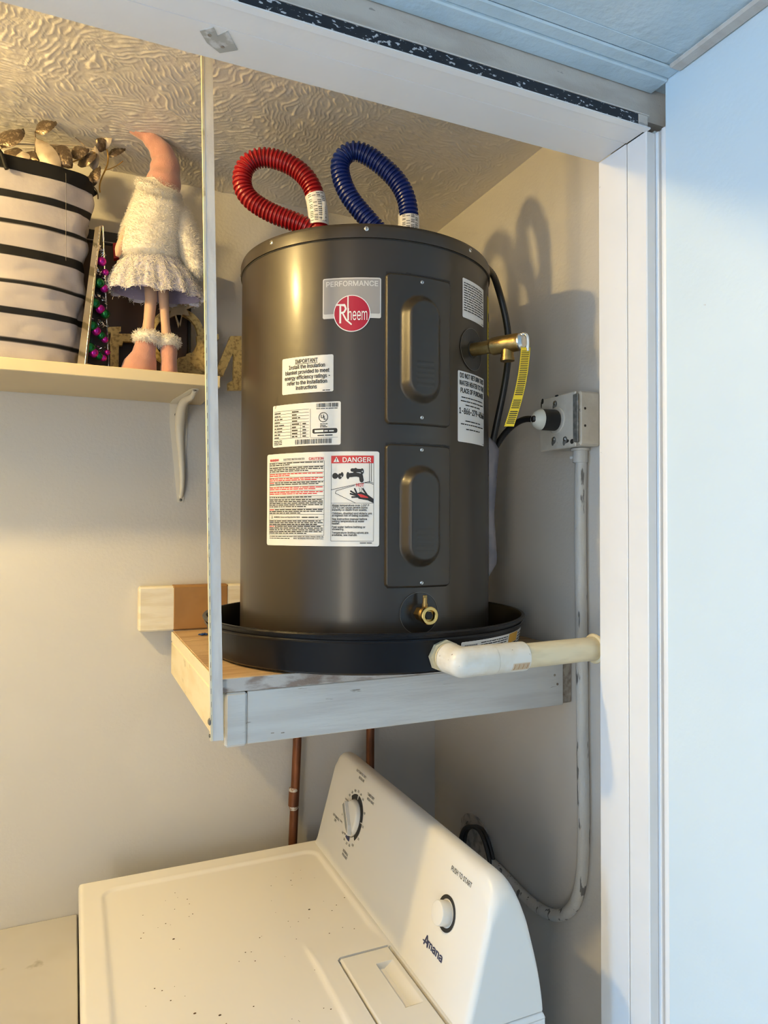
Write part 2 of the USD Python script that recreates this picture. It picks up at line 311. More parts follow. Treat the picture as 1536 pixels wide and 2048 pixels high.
# ================================================================== STRUCTURE
YB, XR, ZC = 1.79, 0.955, 2.51            # back wall, right wall, closet ceiling
XJ, YI, ZS = 0.85, 0.978, 2.308           # jamb face, inner edge of the opening, soffit
XW, ZH = 0.868, 2.384                     # hall wall, hall ceiling
struct('wall_back', bx(-1.5, 1.1, YB, YB+0.1, 0, 2.6, 0.0), 'wall_paint')
struct('wall_right', bx(XR, 1.1, YI, YB, 0, 2.6, 0.0), 'wall_paint')
struct('wall_left', bx(-1.5, -1.4, YI, YB, 0, 2.6, 0.0), 'wall_paint')
struct('wall_front', [bx(XJ+0.02, 1.1, 0.866, YI, 0, ZS+0.004, 0.0), bx(0.902, 1.1, 0.872, YI, ZS+0.004, 2.6, 0.0)], 'hall_paint')
struct('wall_front', bx(-2.9, -0.78, 0.866, YI, 0, 2.6, 0.0), 'hall_paint')
struct('wall_header', bx(-0.80, 0.90, 0.872, YI-0.002, ZS+0.02, 2.6, 0.0), 'old_trim_paint')
struct('wall_hall_right', bx(XW, 1.1, -2.2, 0.843, 0, 2.6, 0.003), 'hall_paint')
struct('wall_hall_right', bx(0.8785, 1.1, 0.843, 0.8715, 0, ZS+0.004, 0.0), 'trim_paint')
struct('wall_hall_right', bx(0.900, 1.1, 0.843, 0.872, ZS+0.004, 2.6, 0.0), 'old_trim_paint')
V = WIN2
struct('wall_hall_left', [bx(-2.9, -2.8, -2.2, V['y0'], 0, 2.6, 0.0), bx(-2.9, -2.8, V['y1'], 0.866, 0, 2.6, 0.0),
                          bx(-2.9, -2.8, V['y0'], V['y1'], V['z1'], 2.6, 0.0), bx(-2.9, -2.8, V['y0'], V['y1'], 0, V['z0'], 0.0)], 'hall_paint')
struct('window_2', [bx(-2.84, -2.79, V['y0'], V['y0']+0.05, V['z0'], V['z1']), bx(-2.84, -2.79, V['y1']-0.05, V['y1'], V['z0'], V['z1']),
                    bx(-2.84, -2.79, V['y0'], V['y1'], V['z1']-0.05, V['z1']), bx(-2.84, -2.79, V['y0'], V['y1'], V['z0'], V['z0']+0.05)], 'trim_paint')
W = WIN
struct('wall_hall_back', [bx(-2.9, W['x0'], -2.1, -2.0, 0, 2.6, 0.0), bx(W['x1'], 1.1, -2.1, -2.0, 0, 2.6, 0.0),
                          bx(W['x0'], W['x1'], -2.1, -2.0, W['z1'], 2.6, 0.0), bx(W['x0'], W['x1'], -2.1, -2.0, 0, W['z0'], 0.0)], 'hall_paint')
struct('window_1', [bx(W['x0'], W['x0']+0.05, -2.04, -1.99, W['z0'], W['z1']), bx(W['x1']-0.05, W['x1'], -2.04, -1.99, W['z0'], W['z1']),
                    bx(W['x0'], W['x1'], -2.04, -1.99, W['z1']-0.05, W['z1']), bx(W['x0'], W['x1'], -2.04, -1.99, W['z0'], W['z0']+0.08)], 'trim_paint')
struct('floor', bx(-2.9, 1.1, -2.2, 1.9, -0.1, 0, 0.0), 'floor_vinyl')
struct('ceiling_hall', bx(-2.9, 1.1, -2.2, 0.872, ZH, ZH+0.2, 0.0), 'hall_ceiling')

# closet ceiling: brushed stomp texture as a relief
def ridge_relief():
    xs, ys = np.arange(-0.62, XR+0.001, 0.0023), np.arange(YI-0.06, YB+0.001, 0.0023)
    X, Y = np.meshgrid(xs, ys, indexing='ij'); rng = np.random.default_rng(5)
    P = np.stack([X, Y, np.zeros_like(X)], -1)
    Xw = X+0.035*(meshkit.fbm(P*9, 3, 1)-0.5); Yw = Y+0.035*(meshkit.fbm(P*9, 3, 2)-0.5)
    gx, gy = np.meshgrid(np.arange(-0.9, 1.3, 0.17), np.arange(0.7, 2.1, 0.17), indexing='ij')
    C = np.stack([gx.ravel(), gy.ravel()], 1)+rng.uniform(-0.06, 0.06, (gx.size, 2)); ang = rng.uniform(0, np.pi, gx.size)
    D2 = (Xw[..., None]-C[:, 0])**2+(Yw[..., None]-C[:, 1])**2; order = np.argsort(D2, -1)[..., :3]
    d0 = np.sqrt(np.take_along_axis(D2, order[..., :1], -1))[..., 0]; h = np.zeros_like(X)
    wob = 1.9*meshkit.noise(np.stack([X*30, Y*30, np.full_like(X, 1.7)], -1), 61)+1.3*meshkit.noise(np.stack([X*62, Y*62, np.full_like(X, 4.7)], -1), 62)
    for k in range(3):
        o = order[..., k]; c = C[o]; a = ang[o]; lam = 0.0105
        sx_ = (Xw-c[..., 0])*np.cos(a)+(Yw-c[..., 1])*np.sin(a)
        fr = np.mod(sx_/lam+wob+o*0.37, 1.0); rid = np.clip(1-np.abs(2*fr-1)*2.1, 0, 1)**0.8
        brk = np.clip(meshkit.noise(np.stack([X*85, Y*85, 3.3+o*1.0], -1), 31)*2.6-0.70, 0.0, 1)
        fall = np.clip(1-(np.sqrt(np.take_along_axis(D2, order[..., k:k+1], -1))[..., 0]-d0)/0.035, 0, 1)
        h = np.maximum(h, rid*brk*fall)
    h += 0.20*meshkit.fbm(P*150, 2, 8)
    smooth_band = np.clip((XR-X)/0.06, 0, 1)
    return grid(X, Y, ZC-0.0021*h*(0.25+0.75*smooth_band))
rel = ridge_relief(); rel.faces = rel.faces[:, ::-1]
struct('ceiling', rel, 'ceiling_paint', smooth=True)
struct('ceiling_slab', bx(-1.5, 1.1, 0.87, 1.9, ZC+0.0005, 2.7, 0.0), 'ceiling_paint')

# the head of the opening: two soffit boards, worn sliding track, hall mouldings
struct('trim_1', bx(-0.80, XJ+0.0, 0.9095, YI, ZS, ZS+0.02, 0.0012), 'trim_paint')
struct('trim_2', bx(-0.80, XJ+0.0, 0.868, 0.9085, ZS-0.001, ZS+0.02, 0.0012), 'trim_paint')
tr = thing('sliding_door_track', 'worn black-painted sliding door track along the head of the closet opening', 'door track', (XJ/2, 0.862, ZS))
part('rail', bx(-0.77, 0.827, 0.8570, 0.8678, ZS+0.0012, ZS+0.0182, 0.001), 'worn_black_track', tr, label='worn black front of the track')
part('end_piece', bx(0.8275, 0.847, 0.8565, 0.8678, ZS+0.0012, ZS+0.0182, 0.001), 'old_trim_paint', tr, label='unpainted grey end of the track')
part('lower_lip', hull([(x, y, z) for x in (-0.77, 0.853) for y, z in ((0.8572, ZS-0.0012), (0.8678, ZS-0.0022), (0.8678, ZS+0.0010), (0.8572, ZS+0.0010))]), 'trim_paint', tr)
part('upper_lip', bx(-0.77, 0.850, 0.8562, 0.8716, ZS+0.0183, ZS+0.0208, 0.0008), 'old_trim_paint', tr)
struct('trim_3', [bx(-2.0, XW, 0.834, 0.871, ZH-0.009, ZH, 0.002), bx(-2.0, XW, 0.811, 0.834, ZH-0.005, ZH, 0.002)], 'hall_ceiling')
struct('trim_4', bx(-2.0, XW-0.03, 0.787, 0.811, ZH-0.0016, ZH, 0.0008), 'hall_ceiling')
struct('trim_5', bx(XW-0.024, XW, -2.0, 0.811, ZH-0.008, ZH, 0.003), 'old_trim_paint')
# right jamb
struct('trim_6', bx(XJ, XJ+0.02, 0.9095, YI, 0, ZS, 0.0012), 'trim_paint')
struct('trim_7', bx(XJ, XJ+0.02, 0.8635, 0.9080, 0, ZS-0.001, 0.0016), 'trim_paint')
struct('trim_8', [tube([(0.8785, 0.848, 0), (0.8785, 0.848, ZS+0.0)], 0.0085, 16), bx(0.870, 0.89, 0.858, 0.866, 0, ZS, 0.001)], 'trim_paint')
struct('trim_9', bx(-0.80, -0.775, 0.8635, YI+0.001, 0, ZS, 0.0016), 'trim_paint')
hp = thing('hinge_plate', 'small bare grey metal plate with two screw holes on the white header', 'metal plate', (0.165, 0.94, ZS))
pl = Polygon([(0.146, 0.928), (0.160, 0.915), (0.168, 0.930), (0.178, 0.914), (0.188, 0.930), (0.197, 0.944), (0.177, 0.959), (0.158, 0.946)])
me = trimesh.creation.extrude_polygon(pl.buffer(0.001), 0.0009, engine='earcut'); me.apply_translation((0, 0, ZS-0.0009))
part('plate', me, 'worn_plate', hp)
for q in ((0.158, 0.930), (0.178, 0.946)):
    part('screw_hole', cyl((*q, ZS-0.0012), (*q, ZS-0.0002), 0.0028, 12), 'dirty_wood', hp)

# ================================================================== WATER HEATER
HC = np.array([0.568, 1.381]); HR = 0.26; Z0, Z1 = 1.4165, 2.170
def hw(me):
    """a flat mesh (arc length, height, out) wrapped on the heater; arc zero faces the opening"""
    v = me.vertices; th = v[:, 0]/HR; r = HR+v[:, 2]
    return trimesh.Trimesh(np.c_[HC[0]+r*np.sin(th), HC[1]-r*np.cos(th), v[:, 1]], me.faces, process=False)
def hp3(deg, z, w=0.0):
    t = math.radians(deg); return np.array([HC[0]+(HR+w)*math.sin(t), HC[1]-(HR+w)*math.cos(t), z])
def arc(d): return math.radians(d)*HR
wh = thing('water_heater', 'dark grey cylindrical electric water heater covered in printed labels, standing in the black pan', 'water heater', (HC[0], HC[1], Z0))
part('tank', lathe([(0.0, Z0), (HR-0.004, Z0), (HR, Z0+0.004), (HR, Z1), (0.0, Z1)], 160, (HC[0], HC[1], 0)), 'heater_grey', wh)
part('top_lid', lathe([(HR-0.002, Z1-0.0008), (HR+0.0028, Z1-0.0005), (HR+0.0032, Z1+0.018), (HR+0.001, Z1+0.0245), (HR-0.006, Z1+0.0275), (HR-0.03, Z1+0.029), (0, Z1+0.030)], 160, (HC[0], HC[1], 0)), 'heater_grey', wh)
part('lid_seam', lathe([(HR+0.0004, Z1-0.0032), (HR+0.0009, Z1-0.0025), (HR+0.0009, Z1-0.0012), (HR+0.0004, Z1-0.0006)], 160, (HC[0], HC[1], 0)), 'gasket_black', wh)
def screw(parent, deg, z, w, r=0.0042, ang=0.6):
    c0, c1 = hp3(deg, z, w-0.001), hp3(deg, z, w+0.0018); n = (c1-c0)/np.linalg.norm(c1-c0)
    s = part('screw', lathe([(r, 0), (r, 0.0012), (r*0.75, 0.0022), (0, 0.0026)], 16, c0, n), 'steel_screw', parent)
    t = np.array([math.cos(math.radians(deg)), math.sin(math.radians(deg)), 0.0]); d = t*math.cos(ang)+np.array([0, 0, 1.0])*math.sin(ang)
    e = c0+n*0.0026
    part('slot', tube([e-d*r*0.62, e+d*r*0.62], 0.0006, 6), 'screw_slot', s)
for k, dg in enumerate((-64.4, -22.2, 26.7, 72, 117, 162, -153, -108)): screw(wh, dg, Z1+0.0145, 0.0032, ang=0.5+k)

def access_panel(z0, z1, zs):
    u0, u1 = arc(-14.9), arc(13.9); n, k = 100, int(100*(z1-z0)/(u1-u0))
    U, V = np.meshgrid(np.linspace(u0, u1, n), np.linspace(z0, z1, k), indexing='ij')
    uc, vc = (u0+u1)/2, (z0+z1)/2
    qx, qy = np.abs(U-uc)-(u1-u0)/2+0.010, np.abs(V-vc)-(z1-z0)/2+0.010
    sd = np.hypot(np.maximum(qx, 0), np.maximum(qy, 0))+np.minimum(np.maximum(qx, qy), 0)-0.010
    w = np.where(sd > -0.0005, -0.0005, 0.0065*np.clip((-sd-0.0002)/0.0032, 0, 1)**0.6)
    hr = 0.0400; hv = (z1-z0)/2-0.036                       # the pressed stadium in the middle
    st = np.hypot(U-uc, np.maximum(np.abs(V-vc)-(hv-hr), 0))-hr
    s = np.clip(-st/0.017, 0, 1); s = s*s*(3-2*s); w = w+np.where(sd < -0.004, 0.0185*s, 0)
    for q in range(5):                                       # faint pressed lines low on the plateau
        w += 0.0005*((np.abs(V-(vc-hv*0.28-q*0.0095)) < 0.0022) & (np.abs(U-uc) < 0.016))
    ap = part('access_panel', hw(grid(U, V, w)), 'embossed_panel', wh, smooth=True)
    rng = random.Random(int(z0*1000))
    g = [hw(flat(rrect(arc(-14.6+2.0*i), arc(-14.6+2.0*i+2.1), z1-0.004, z1+rng.uniform(0.0006, 0.0022), 0.0005), 0.004)) for i in range(14)]
    part('gasket_edge', g, 'gasket_black', ap, smooth=False)
    for z in zs: screw(ap, -0.1, z, 0.0068, 0.0034, ang=1.2)
access_panel(1.8385, 2.1085, (2.0958, 1.8525)); access_panel(1.5485, 1.8045, (1.7945, 1.5575))

rng = random.Random(3)
def label(u0, u1, v0, v1, r=0.004, m='label_white', w=0.0004, name='printed_label', lab=None):
    return part(name, hw(flat(rrect(u0, u1, v0, v1, r), w, 0.012)), m, wh, smooth=True, label=lab)
def ink(meshes, m, parent, name='print', kind=None):
    ms = [x for x in meshes if x is not None]
    part(name, hw(trimesh.util.concatenate(ms)), m, parent, smooth=False, kind=kind)
def rule(x0, y0, x1, y1, t=0.0005, w=0.0008):
    return flat(LineString([(x0, y0), (x1, y1)]).buffer(t/2, cap_style=2), w, 0.01)
# brand badge
u0, u1 = arc(-39.5), arc(-16.4)
bd = label(u0, u1, 2.0265, 2.0985, 0.003, 'label_silver', 0.0004, 'brand_badge', 'grey badge with a red disc and the brand name')
ink([flat(rrect(u0+0.002, u1-0.002, 2.0345, 2.0965, 0.002), 0.0007, 0.012)], 'label_grey', bd, 'field')
ink([text('PERFORMANCE', 0.0088, (u0+u1)/2, 2.0835, 0.0008, fit=0.094, bold=True)], 'label_silver', bd, 'lettering')
uc = arc(-27.8)
ink([flat(Point(uc, 2.0345).buffer(0.0328), 0.0009, 0.008)], 'ink_white', bd, 'disc_edge')
ink([flat(Point(uc, 2.0345).buffer(0.0312), 0.0012, 0.008)], 'badge_red', bd, 'disc')
Rl = union_all([LineString([(uc-0.0205, 2.0170), (uc-0.0205, 2.0510)]).buffer(0.0016, cap_style=2), LineString([(uc-0.0275, 2.0500), (uc-0.013, 2.0500)]).buffer(0.0014),
                LineString([(uc-0.021, 2.050), (uc-0.0125, 2.0485), (uc-0.0105, 2.0425), (uc-0.0135, 2.0370), (uc-0.0205, 2.0350)]).buffer(0.0016),
                LineString([(uc-0.0165, 2.0355), (uc-0.010, 2.0230), (uc-0.0010, 2.0150)]).buffer(0.0014), LineString([(uc-0.0068, 2.0235), (uc-0.0068, 2.0640)]).buffer(0.0011)])
ink([flat(Rl, 0.0015, 0.01), text('heem', 0.0215, uc-0.0072, 2.0225, 0.0015, 'l', fit=0.0345)], 'ink_white', bd, 'lettering')
# IMPORTANT
u0, u1 = arc(-58.2), arc(-35.0)
lb = label(u0, u1, 1.8970, 1.9630, 0.003, lab='white label headed IMPORTANT'); uc = (u0+u1)/2
L = [('IMPORTANT', 1.9515, 0.046), ('Install the insulation', 1.9418, 0.074), ('blanket provided to meet', 1.9322, 0.090), ('energy efficiency ratings -', 1.9226, 0.093), ('refer to the installation', 1.9130, 0.082), ('instructions', 1.9038, 0.043)]
ink([text(s, 0.0068, uc, y, 0.0008, bold=True, fit=f) for s, y, f in L]+[rule(uc-0.023, 1.9500, uc+0.023, 1.9500, 0.0008), bars(rng, u1-0.020, u1-0.004, 1.8990, 0.0022, 0.0008)], 'ink_black', lb, 'lettering')
# rating plate
u0, u1 = arc(-63.4), arc(-32.0); v0, v1 = 1.8020, 1.8790
lb = label(u0, u1, v0, v1, 0.003, lab='white rating plate with table and bar codes'); wd = u1-u0
g = []
for k in range(10): g.append(rule(u0+0.004, v0+0.0150+k*0.0056, u0+wd*0.58, v0+0.0150+k*0.0056, 0.0005))
for k in range(9):
    y = v0+0.0163+k*0.0056
    g += [bars(rng, u0+0.005, u0+0.005+rng.uniform(0.010, 0.026), y, 0.0030, 0.0008), bars(rng, u0+wd*0.33, u0+wd*0.33+rng.uniform(0.006, 0.018), y, 0.0036, 0.0008)]
    if k < 5: g.append(bars(rng, u0+wd*0.49, u0+wd*0.49+0.007, y, 0.0036, 0.0008))
for fx in (0.31, 0.46): g.append(rule(u0+wd*fx, v0+0.0150, u0+wd*fx, v0+0.0420, 0.0005))
g.append(rule(u0+wd*0.60, v0+0.0150, u0+wd*0.60, v1-0.0115, 0.0005)); g.append(rule(u0+wd*0.60, v0+0.0135, u1-0.005, v0+0.0135, 0.0004))
def barcode(x0, x1, y0, y1, seed):
    r = random.Random(seed); o = []; x = x0
    while x < x1-0.0008:
        t = r.choice((0.0005, 0.0008, 0.0013)); o.append(flat(sbox(x, y0, min(x+t, x1), y1), 0.0008)); x += t+r.choice((0.0006, 0.0009, 0.0013))
    return o
g += barcode(u0+wd*0.68, u1-0.004, v1-0.0095, v1-0.0025, 1)+barcode(u0+wd*0.38, u0+wd*0.89, v0+0.0030, v0+0.0115, 2)
for y in (v0+0.0045, v0+0.0075, v0+0.0105): g.append(bars(rng, u0+0.004, u0+0.024, y, 0.0022, 0.0008))
g.append(bars(rng, u0+wd*0.68, u1-0.006, v1-0.0125, 0.0020, 0.0008))
cu, cv = u0+wd*0.775, v0+0.0495
g.append(flat(Point(cu, cv).buffer(0.0088).difference(Point(cu, cv).buffer(0.0076)), 0.0008)); g += [text('U', 0.0062, cu-0.0022, cv-0.0016, 0.0008, bold=True), text('L', 0.0062, cu+0.0026, cv-0.0042, 0.0008, bold=True)]
for y in (cv-0.0125, cv-0.0153, cv-0.0178): g.append(bars(rng, cu-0.006, cu+0.008, y, 0.0020, 0.0008))
ink(g, 'ink_black', lb, 'lettering')
ink([flat(rrect(u0+wd*0.63, u1-0.006, v0+0.0210, v0+0.0295, 0.003), 0.0008, 0.012)], 'ink_black', lb, 'logo_plate')
ink([bars(rng, u0+wd*0.66, u0+wd*0.78, v0+0.0232, 0.0060, 0.0011), bars(rng, u0+wd*0.79, u1-0.011, v0+0.0238, 0.0036, 0.0011)], 'ink_white', lb, 'logo_print')
ink([bars(rng, u0+wd*0.70, u1-0.012, v0+0.0165, 0.0028, 0.0008)], 'ink_black', lb, 'print')
part('scratch', hw(rule(arc(-61.9), 1.8735, arc(-60.6), 1.8950, 0.0008, 0.0011)), 'ink_black', wh, smooth=False)
# DANGER label
u0, u1, v0, v1 = arc(-66.8), arc(-16.9), 1.6225, 1.7900
lb = label(u0, u1, v0, v1, 0.004, lab='large white warning label with red DANGER heading')
wx0, wx1 = u0+0.0085, u0+0.1270; dx0, dx1 = u0+0.1410, u1-0.0100
def Y(f): return v1-f*(v1-v0)                      # fraction of the label's height from its top
K, Rd = [], []
Rd += [text('WARNING', 0.0040, wx0, Y(0.080), 0.0008, 'l', bold=True, fit=0.0235), text('CAUTION', 0.0044, wx1, Y(0.083), 0.0008, 'r', bold=True, fit=0.0290)]
K += [text('ELECTRIC WATER HEATER', 0.0034, wx0+0.058, Y(0.078), 0.0008, fit=0.046)]
rows = [(0.095, 2, 'k'), (0.145, 3, 'k'), (0.212, 2, 'r'), (0.262, 2, 'r'), (0.307, 2, 'm'), (0.360, 2, 'r'), (0.410, 2, 'r'), (0.465, 1, 'k'), (0.493, 5, 'k'), (0.600, 3, 'm'), (0.662, 1, 'w'), (0.722, 3, 'k'), (0.780, 5, 'm')]
for f0, n, c in rows:
    K.append(rule(wx0-0.001, Y(f0), wx1+0.001, Y(f0), 0.0005))
    for k in range(n):
        y = Y(f0+0.0165+k*0.0185)
        if c == 'w': continue
        tgt = Rd if c == 'r' else K
        b0 = wx0
        if c == 'm' and k == 0: Rd.append(bars(rng, wx0, wx0+0.012, y, 0.0026, 0.0008)); b0 = wx0+0.014
        tgt.append(bars(rng, b0, wx1, y, 0.0026, 0.0008, rng.uniform(0.4, 0.95) if k == n-1 else 0.99))
K += [rule(wx0-0.001, Y(0.095), wx0-0.001, Y(0.885), 0.0005), rule(wx1+0.001, Y(0.095), wx1+0.001, Y(0.885), 0.0005), rule(wx0-0.001, Y(0.885), wx1+0.001, Y(0.885), 0.0005)]
K += [bars(rng, wx0, wx1*1.0, Y(0.905), 0.0020, 0.0008), bars(rng, wx0, wx0+0.05, Y(0.925), 0.0020, 0.0008), text('MAX. WORKING PRESSURE 150 P.S.I.', 0.0026, wx1, Y(0.928), 0.0008, 'r', fit=0.060)]
K += [text('WARNING: Cancer and Reproductive Harm', 0.0030, wx0+0.012, Y(0.700), 0.0008, 'l', fit=0.060), bars(rng, wx0+0.076, wx1-0.010, Y(0.700), 0.0030, 0.0008),
      flat(Polygon([(wx0+0.0040, Y(0.704)), (wx0+0.0095, Y(0.704)), (wx0+0.00675, Y(0.672))]).difference(Polygon([(wx0+0.0051, Y(0.700)), (wx0+0.0084, Y(0.700)), (wx0+0.00675, Y(0.681))])), 0.0008)]
# right-hand picture
Rb = [flat(sbox(dx0, Y(0.125), dx1, Y(0.045)), 0.0008, 0.01)]
K += [rule(dx0, Y(0.125), dx0, Y(0.945)), rule(dx1, Y(0.125), dx1, Y(0.945)), rule(dx0, Y(0.945), dx1, Y(0.945)), rule(dx0, Y(0.545), dx1, Y(0.545))]
dw = dx1-dx0
def pt(a, b): return (dx0+a*dw, Y(b))
tri = Polygon([pt(0.055, 0.112), pt(0.195, 0.112), pt(0.125, 0.055)])
Wt = [flat(tri, 0.0011), text('DANGER', 0.0082, dx0+0.60*dw, Y(0.113), 0.0011, bold=True, fit=0.68*dw)]
K += [flat(LineString([pt(0.125, 0.073), pt(0.125, 0.093)]).buffer(0.0007), 0.0013), flat(Point(*pt(0.125, 0.103)).buffer(0.0007), 0.0013)]
for a in ([pt(0.90, 0.125), pt(0.90, 0.33)], [pt(0.945, 0.125), pt(0.945, 0.315)], [pt(0.0, 0.405), pt(0.90, 0.318), pt(1.0, 0.335)], [pt(0.55, 0.36), pt(0.12, 0.415), pt(0.10, 0.44), pt(0.58, 0.545)], [pt(0.80, 0.332), pt(0.90, 0.33), pt(1.0, 0.35)]):
    K.append(flat(LineString(a).buffer(0.0004), 0.0008, 0.01))
knob1 = union_all([Point(*pt(0.095, 0.258)).buffer(0.0052), affinity.scale(Point(*pt(0.21, 0.262)).buffer(0.0042), 0.8, 1.2), affinity.scale(Point(*pt(0.26, 0.245)).buffer(0.0036), 0.7, 1.2), LineString([pt(0.1, 0.26), pt(0.24, 0.258)]).buffer(0.0022)])
spout = union_all([affinity.scale(Point(*pt(0.40, 0.255)).buffer(0.0052), 0.55, 1.2), LineString([pt(0.42, 0.252), pt(0.60, 0.245), pt(0.70, 0.255), pt(0.72, 0.305)]).buffer(0.0036), LineString([pt(0.56, 0.225), pt(0.58, 0.190)]).buffer(0.0026),
                   LineString([pt(0.50, 0.197), pt(0.72, 0.205)]).buffer(0.0030), affinity.scale(Point(*pt(0.73, 0.210)).buffer(0.0042), 0.7, 1.2)])
hand = union_all([Polygon([pt(0.55, 0.455), pt(0.70, 0.425), pt(0.86, 0.455), pt(1.0, 0.50), pt(1.0, 0.545), pt(0.86, 0.515), pt(0.66, 0.500)])]+[LineString([pt(*a), pt(*b)]).buffer(0.0014) for a, b in (((0.62, 0.455), (0.56, 0.395)), ((0.60, 0.455), (0.47, 0.420)), ((0.60, 0.465), (0.46, 0.447)), ((0.62, 0.480), (0.50, 0.482)), ((0.84, 0.455), (0.75, 0.395)))])
Pict = [('tap_picture', knob1.difference(Point(*pt(0.24, 0.262)).buffer(0.0011))), ('spout_picture', spout.difference(Point(*pt(0.735, 0.212)).buffer(0.0012))), ('hand_picture', hand)]
Hot = [text('HOT', 0.0056, dx0+0.68*dw, Y(0.372), 0.0010, bold=True, fit=0.19*dw)]; Palm = [flat(Polygon([pt(0.62, 0.448), pt(0.72, 0.452), pt(0.86, 0.478), pt(0.88, 0.492), pt(0.70, 0.485)]), 0.0011)]
K += [flat(LineString([pt(0.66+0.05*k, 0.385), pt(0.68+0.04*k, 0.405), pt(0.67+0.05*k, 0.425)]).buffer(0.0003), 0.0008) for k in range(3)]
T = [('Water temperature over 125° F', .578, .88), ('(52°C) can cause severe burns', .602, .84), ('instantly or death from scalds.', .626, .83), ('Children, disabled and elderly are', .662, .94), ('at highest risk of being scalded.', .686, .87), ('See instruction manual before', .722, .83), ('setting temperature at water', .746, .77), ('heater.', .770, .19), ('Feel water before bathing or', .806, .79), ('showering.', .830, .29), ('Temperature limiting valves are', .866, .86), ('available, see manual.', .890, .60)]
K += [text(s, 0.0034, dx0+0.0015, Y(f), 0.0008, 'l', bold=True, fit=w*dw) for s, f, w in T]+[bars(rng, dx1-0.024, dx1, Y(0.968), 0.0022, 0.0008)]
ink(K, 'ink_black', lb, 'lettering'); [ink([q_], 'ink_red', lb, 'red_lettering') for q_ in Rd[:2]]; ink(Rd[2:], 'ink_red', lb, 'red_fine_print', 'stuff'); ink(Rb, 'ink_red', lb, 'heading_band'); ink(Hot, 'ink_red', lb, 'hot_lettering'); ink(Palm, 'ink_red', lb, 'palm_patch')
for nm, po in Pict: ink([flat(po, 0.0008)], 'ink_black', lb, nm)
ink(Wt, 'ink_white', lb, 'heading')
# small notice, upper right
u0, u1 = arc(22.0), arc(41.4)
lb = label(u0, u1, 2.0525, 2.1275, 0.003, lab='small white label of fine print, upper right')
ink([bars(rng, u0+0.004, u1-0.004, 2.1180-k*0.0047, 0.0030, 0.0008, 0.99 if k % 5 else 0.9) for k in range(12)]+[bars(rng, u1-0.014, u1-0.003, 2.0550, 0.0018, 0.0008)], 'ink_black', lb, 'fine_print')
# do not return
u0, u1 = arc(19.0), arc(41.8); uc = (u0+u1)/2; wd = u1-u0
lb = label(u0, u1, 1.8165, 1.9500, 0.003, lab='white label with a telephone number')
g = [text(s, 0.0088, uc, y, 0.0008, bold=True, fit=wd*f) for s, y, f in (('DO NOT RETURN THIS', 1.9375, .90), ('WATER HEATER TO THE', 1.9235, .93), ('PLACE OF PURCHASE', 1.9095, .87))]
g += [text('1-866-279-4566', 0.0108, uc, 1.8700, 0.0008, bold=True, fit=wd*0.95)]
for y, f in ((1.9000, .80), (1.8930, .84), (1.8860, .56), (1.8560, .56), (1.8495, .84), (1.8405, .52)): g.append(bars(rng, uc-wd*f/2, uc+wd*f/2, y, 0.0032, 0.0008))
g.append(bars(rng, u1-0.008, u1-0.003, 1.8190, 0.0020, 0.0008)); ink(g, 'ink_black', lb, 'lettering')
# yellow guide label round the right side, loose sheet below it
lb = label(arc(48.8), arc(67), 1.9250, 2.1280, 0.002, 'tag_yellow', 0.0006, 'energy_label', 'tall yellow label at the right edge')
ink([flat(sbox(arc(51.2), 2.078, arc(56), 2.096), 0.0009, 0.01)]+[bars(rng, arc(51.2), arc(60), 1.935+0.008*k, 0.0030, 0.0009) for k in range(17)], 'ink_black', lb, 'print')
zs = np.linspace(1.555, 1.842, 24); f = (zs-1.555)/(1.842-1.555)
off = np.interp(f, [0, 0.10, 0.45, 0.75, 0.93, 1.0], [0.001, 0.018, 0.011, 0.018, 0.022, 0.004])
a = np.array([hp3(55.0, z, 0.001) for z in zs]); b = np.array([hp3(57.5, z, 0.0006)+np.array([math.cos(math.radians(24)), -math.sin(math.radians(24)), 0])*o for z, o in zip(zs, off)])
S = np.stack([a, a*0.5+b*0.5+np.array([0, 0, 0]), b, b+np.array([0.012, 0.022, 0])], 1)
part('loose_sheet', grid(S[..., 0], S[..., 1], S[..., 2]), 'sheet_plastic', wh, smooth=True, label='loose glossy sheet curling off the right side')

# relief valve
n_ = np.array([math.sin(math.radians(29.2)), -math.cos(math.radians(29.2)), 0]); side = np.array([n_[1], -n_[0], 0]); zv = 1.9965
def rv(w, dz=0.0, s=0.0): return np.array([*HC, zv])+n_*(HR+w)+side*s+np.array([0, 0, dz])
part('valve_plate', hw(flat(Point(arc(29.2), zv).buffer(0.0400), 0.0012, 0.008)), 'heater_dark', wh, smooth=True)
part('plate_rim', hw(flat(Point(arc(29.2), zv).buffer(0.0405, quad_segs=24).difference(Point(arc(29.2), zv).buffer(0.0394, quad_segs=24)), 0.0020, 0.008)), 'rim_grey', wh, smooth=True)
part('valve_hole', hw(flat(Point(arc(29.2), zv).buffer(0.0165), 0.0018, 0.008)), 'gasket_black', wh, smooth=True)
v = part('relief_valve', [tube([rv(-0.005), rv(0.045)], 0.0125, 24), tube([rv(0.042), rv(0.046), rv(0.096), rv(0.100)], [0.0145, 0.0165, 0.0165, 0.0150], 28),
                          tube([rv(0.075), rv(0.075, -0.026), rv(0.075, -0.0261), rv(0.075, -0.032)], [0.0115, 0.0120, 0.0132, 0.0132], 24), tube([rv(0.036), rv(0.042)], 0.0140, 6)], 'brass', wh, label='brass temperature and pressure relief valve')
part('valve_bonnet', tube([rv(0.100), rv(0.103), rv(0.108), rv(0.1085)], [0.0150, 0.0150, 0.011, 0.002], 24), 'steel_screw', v)
part('lever', [tube(spline([rv(0.103, 0.013), rv(0.112, 0.012), rv(0.116, 0.0), rv(0.116, -0.020)], 14), 0.0028, 10), tube([rv(0.104, 0.010, -0.006), rv(0.104, 0.010, 0.006)], 0.003, 10)], 'steel_screw', v)
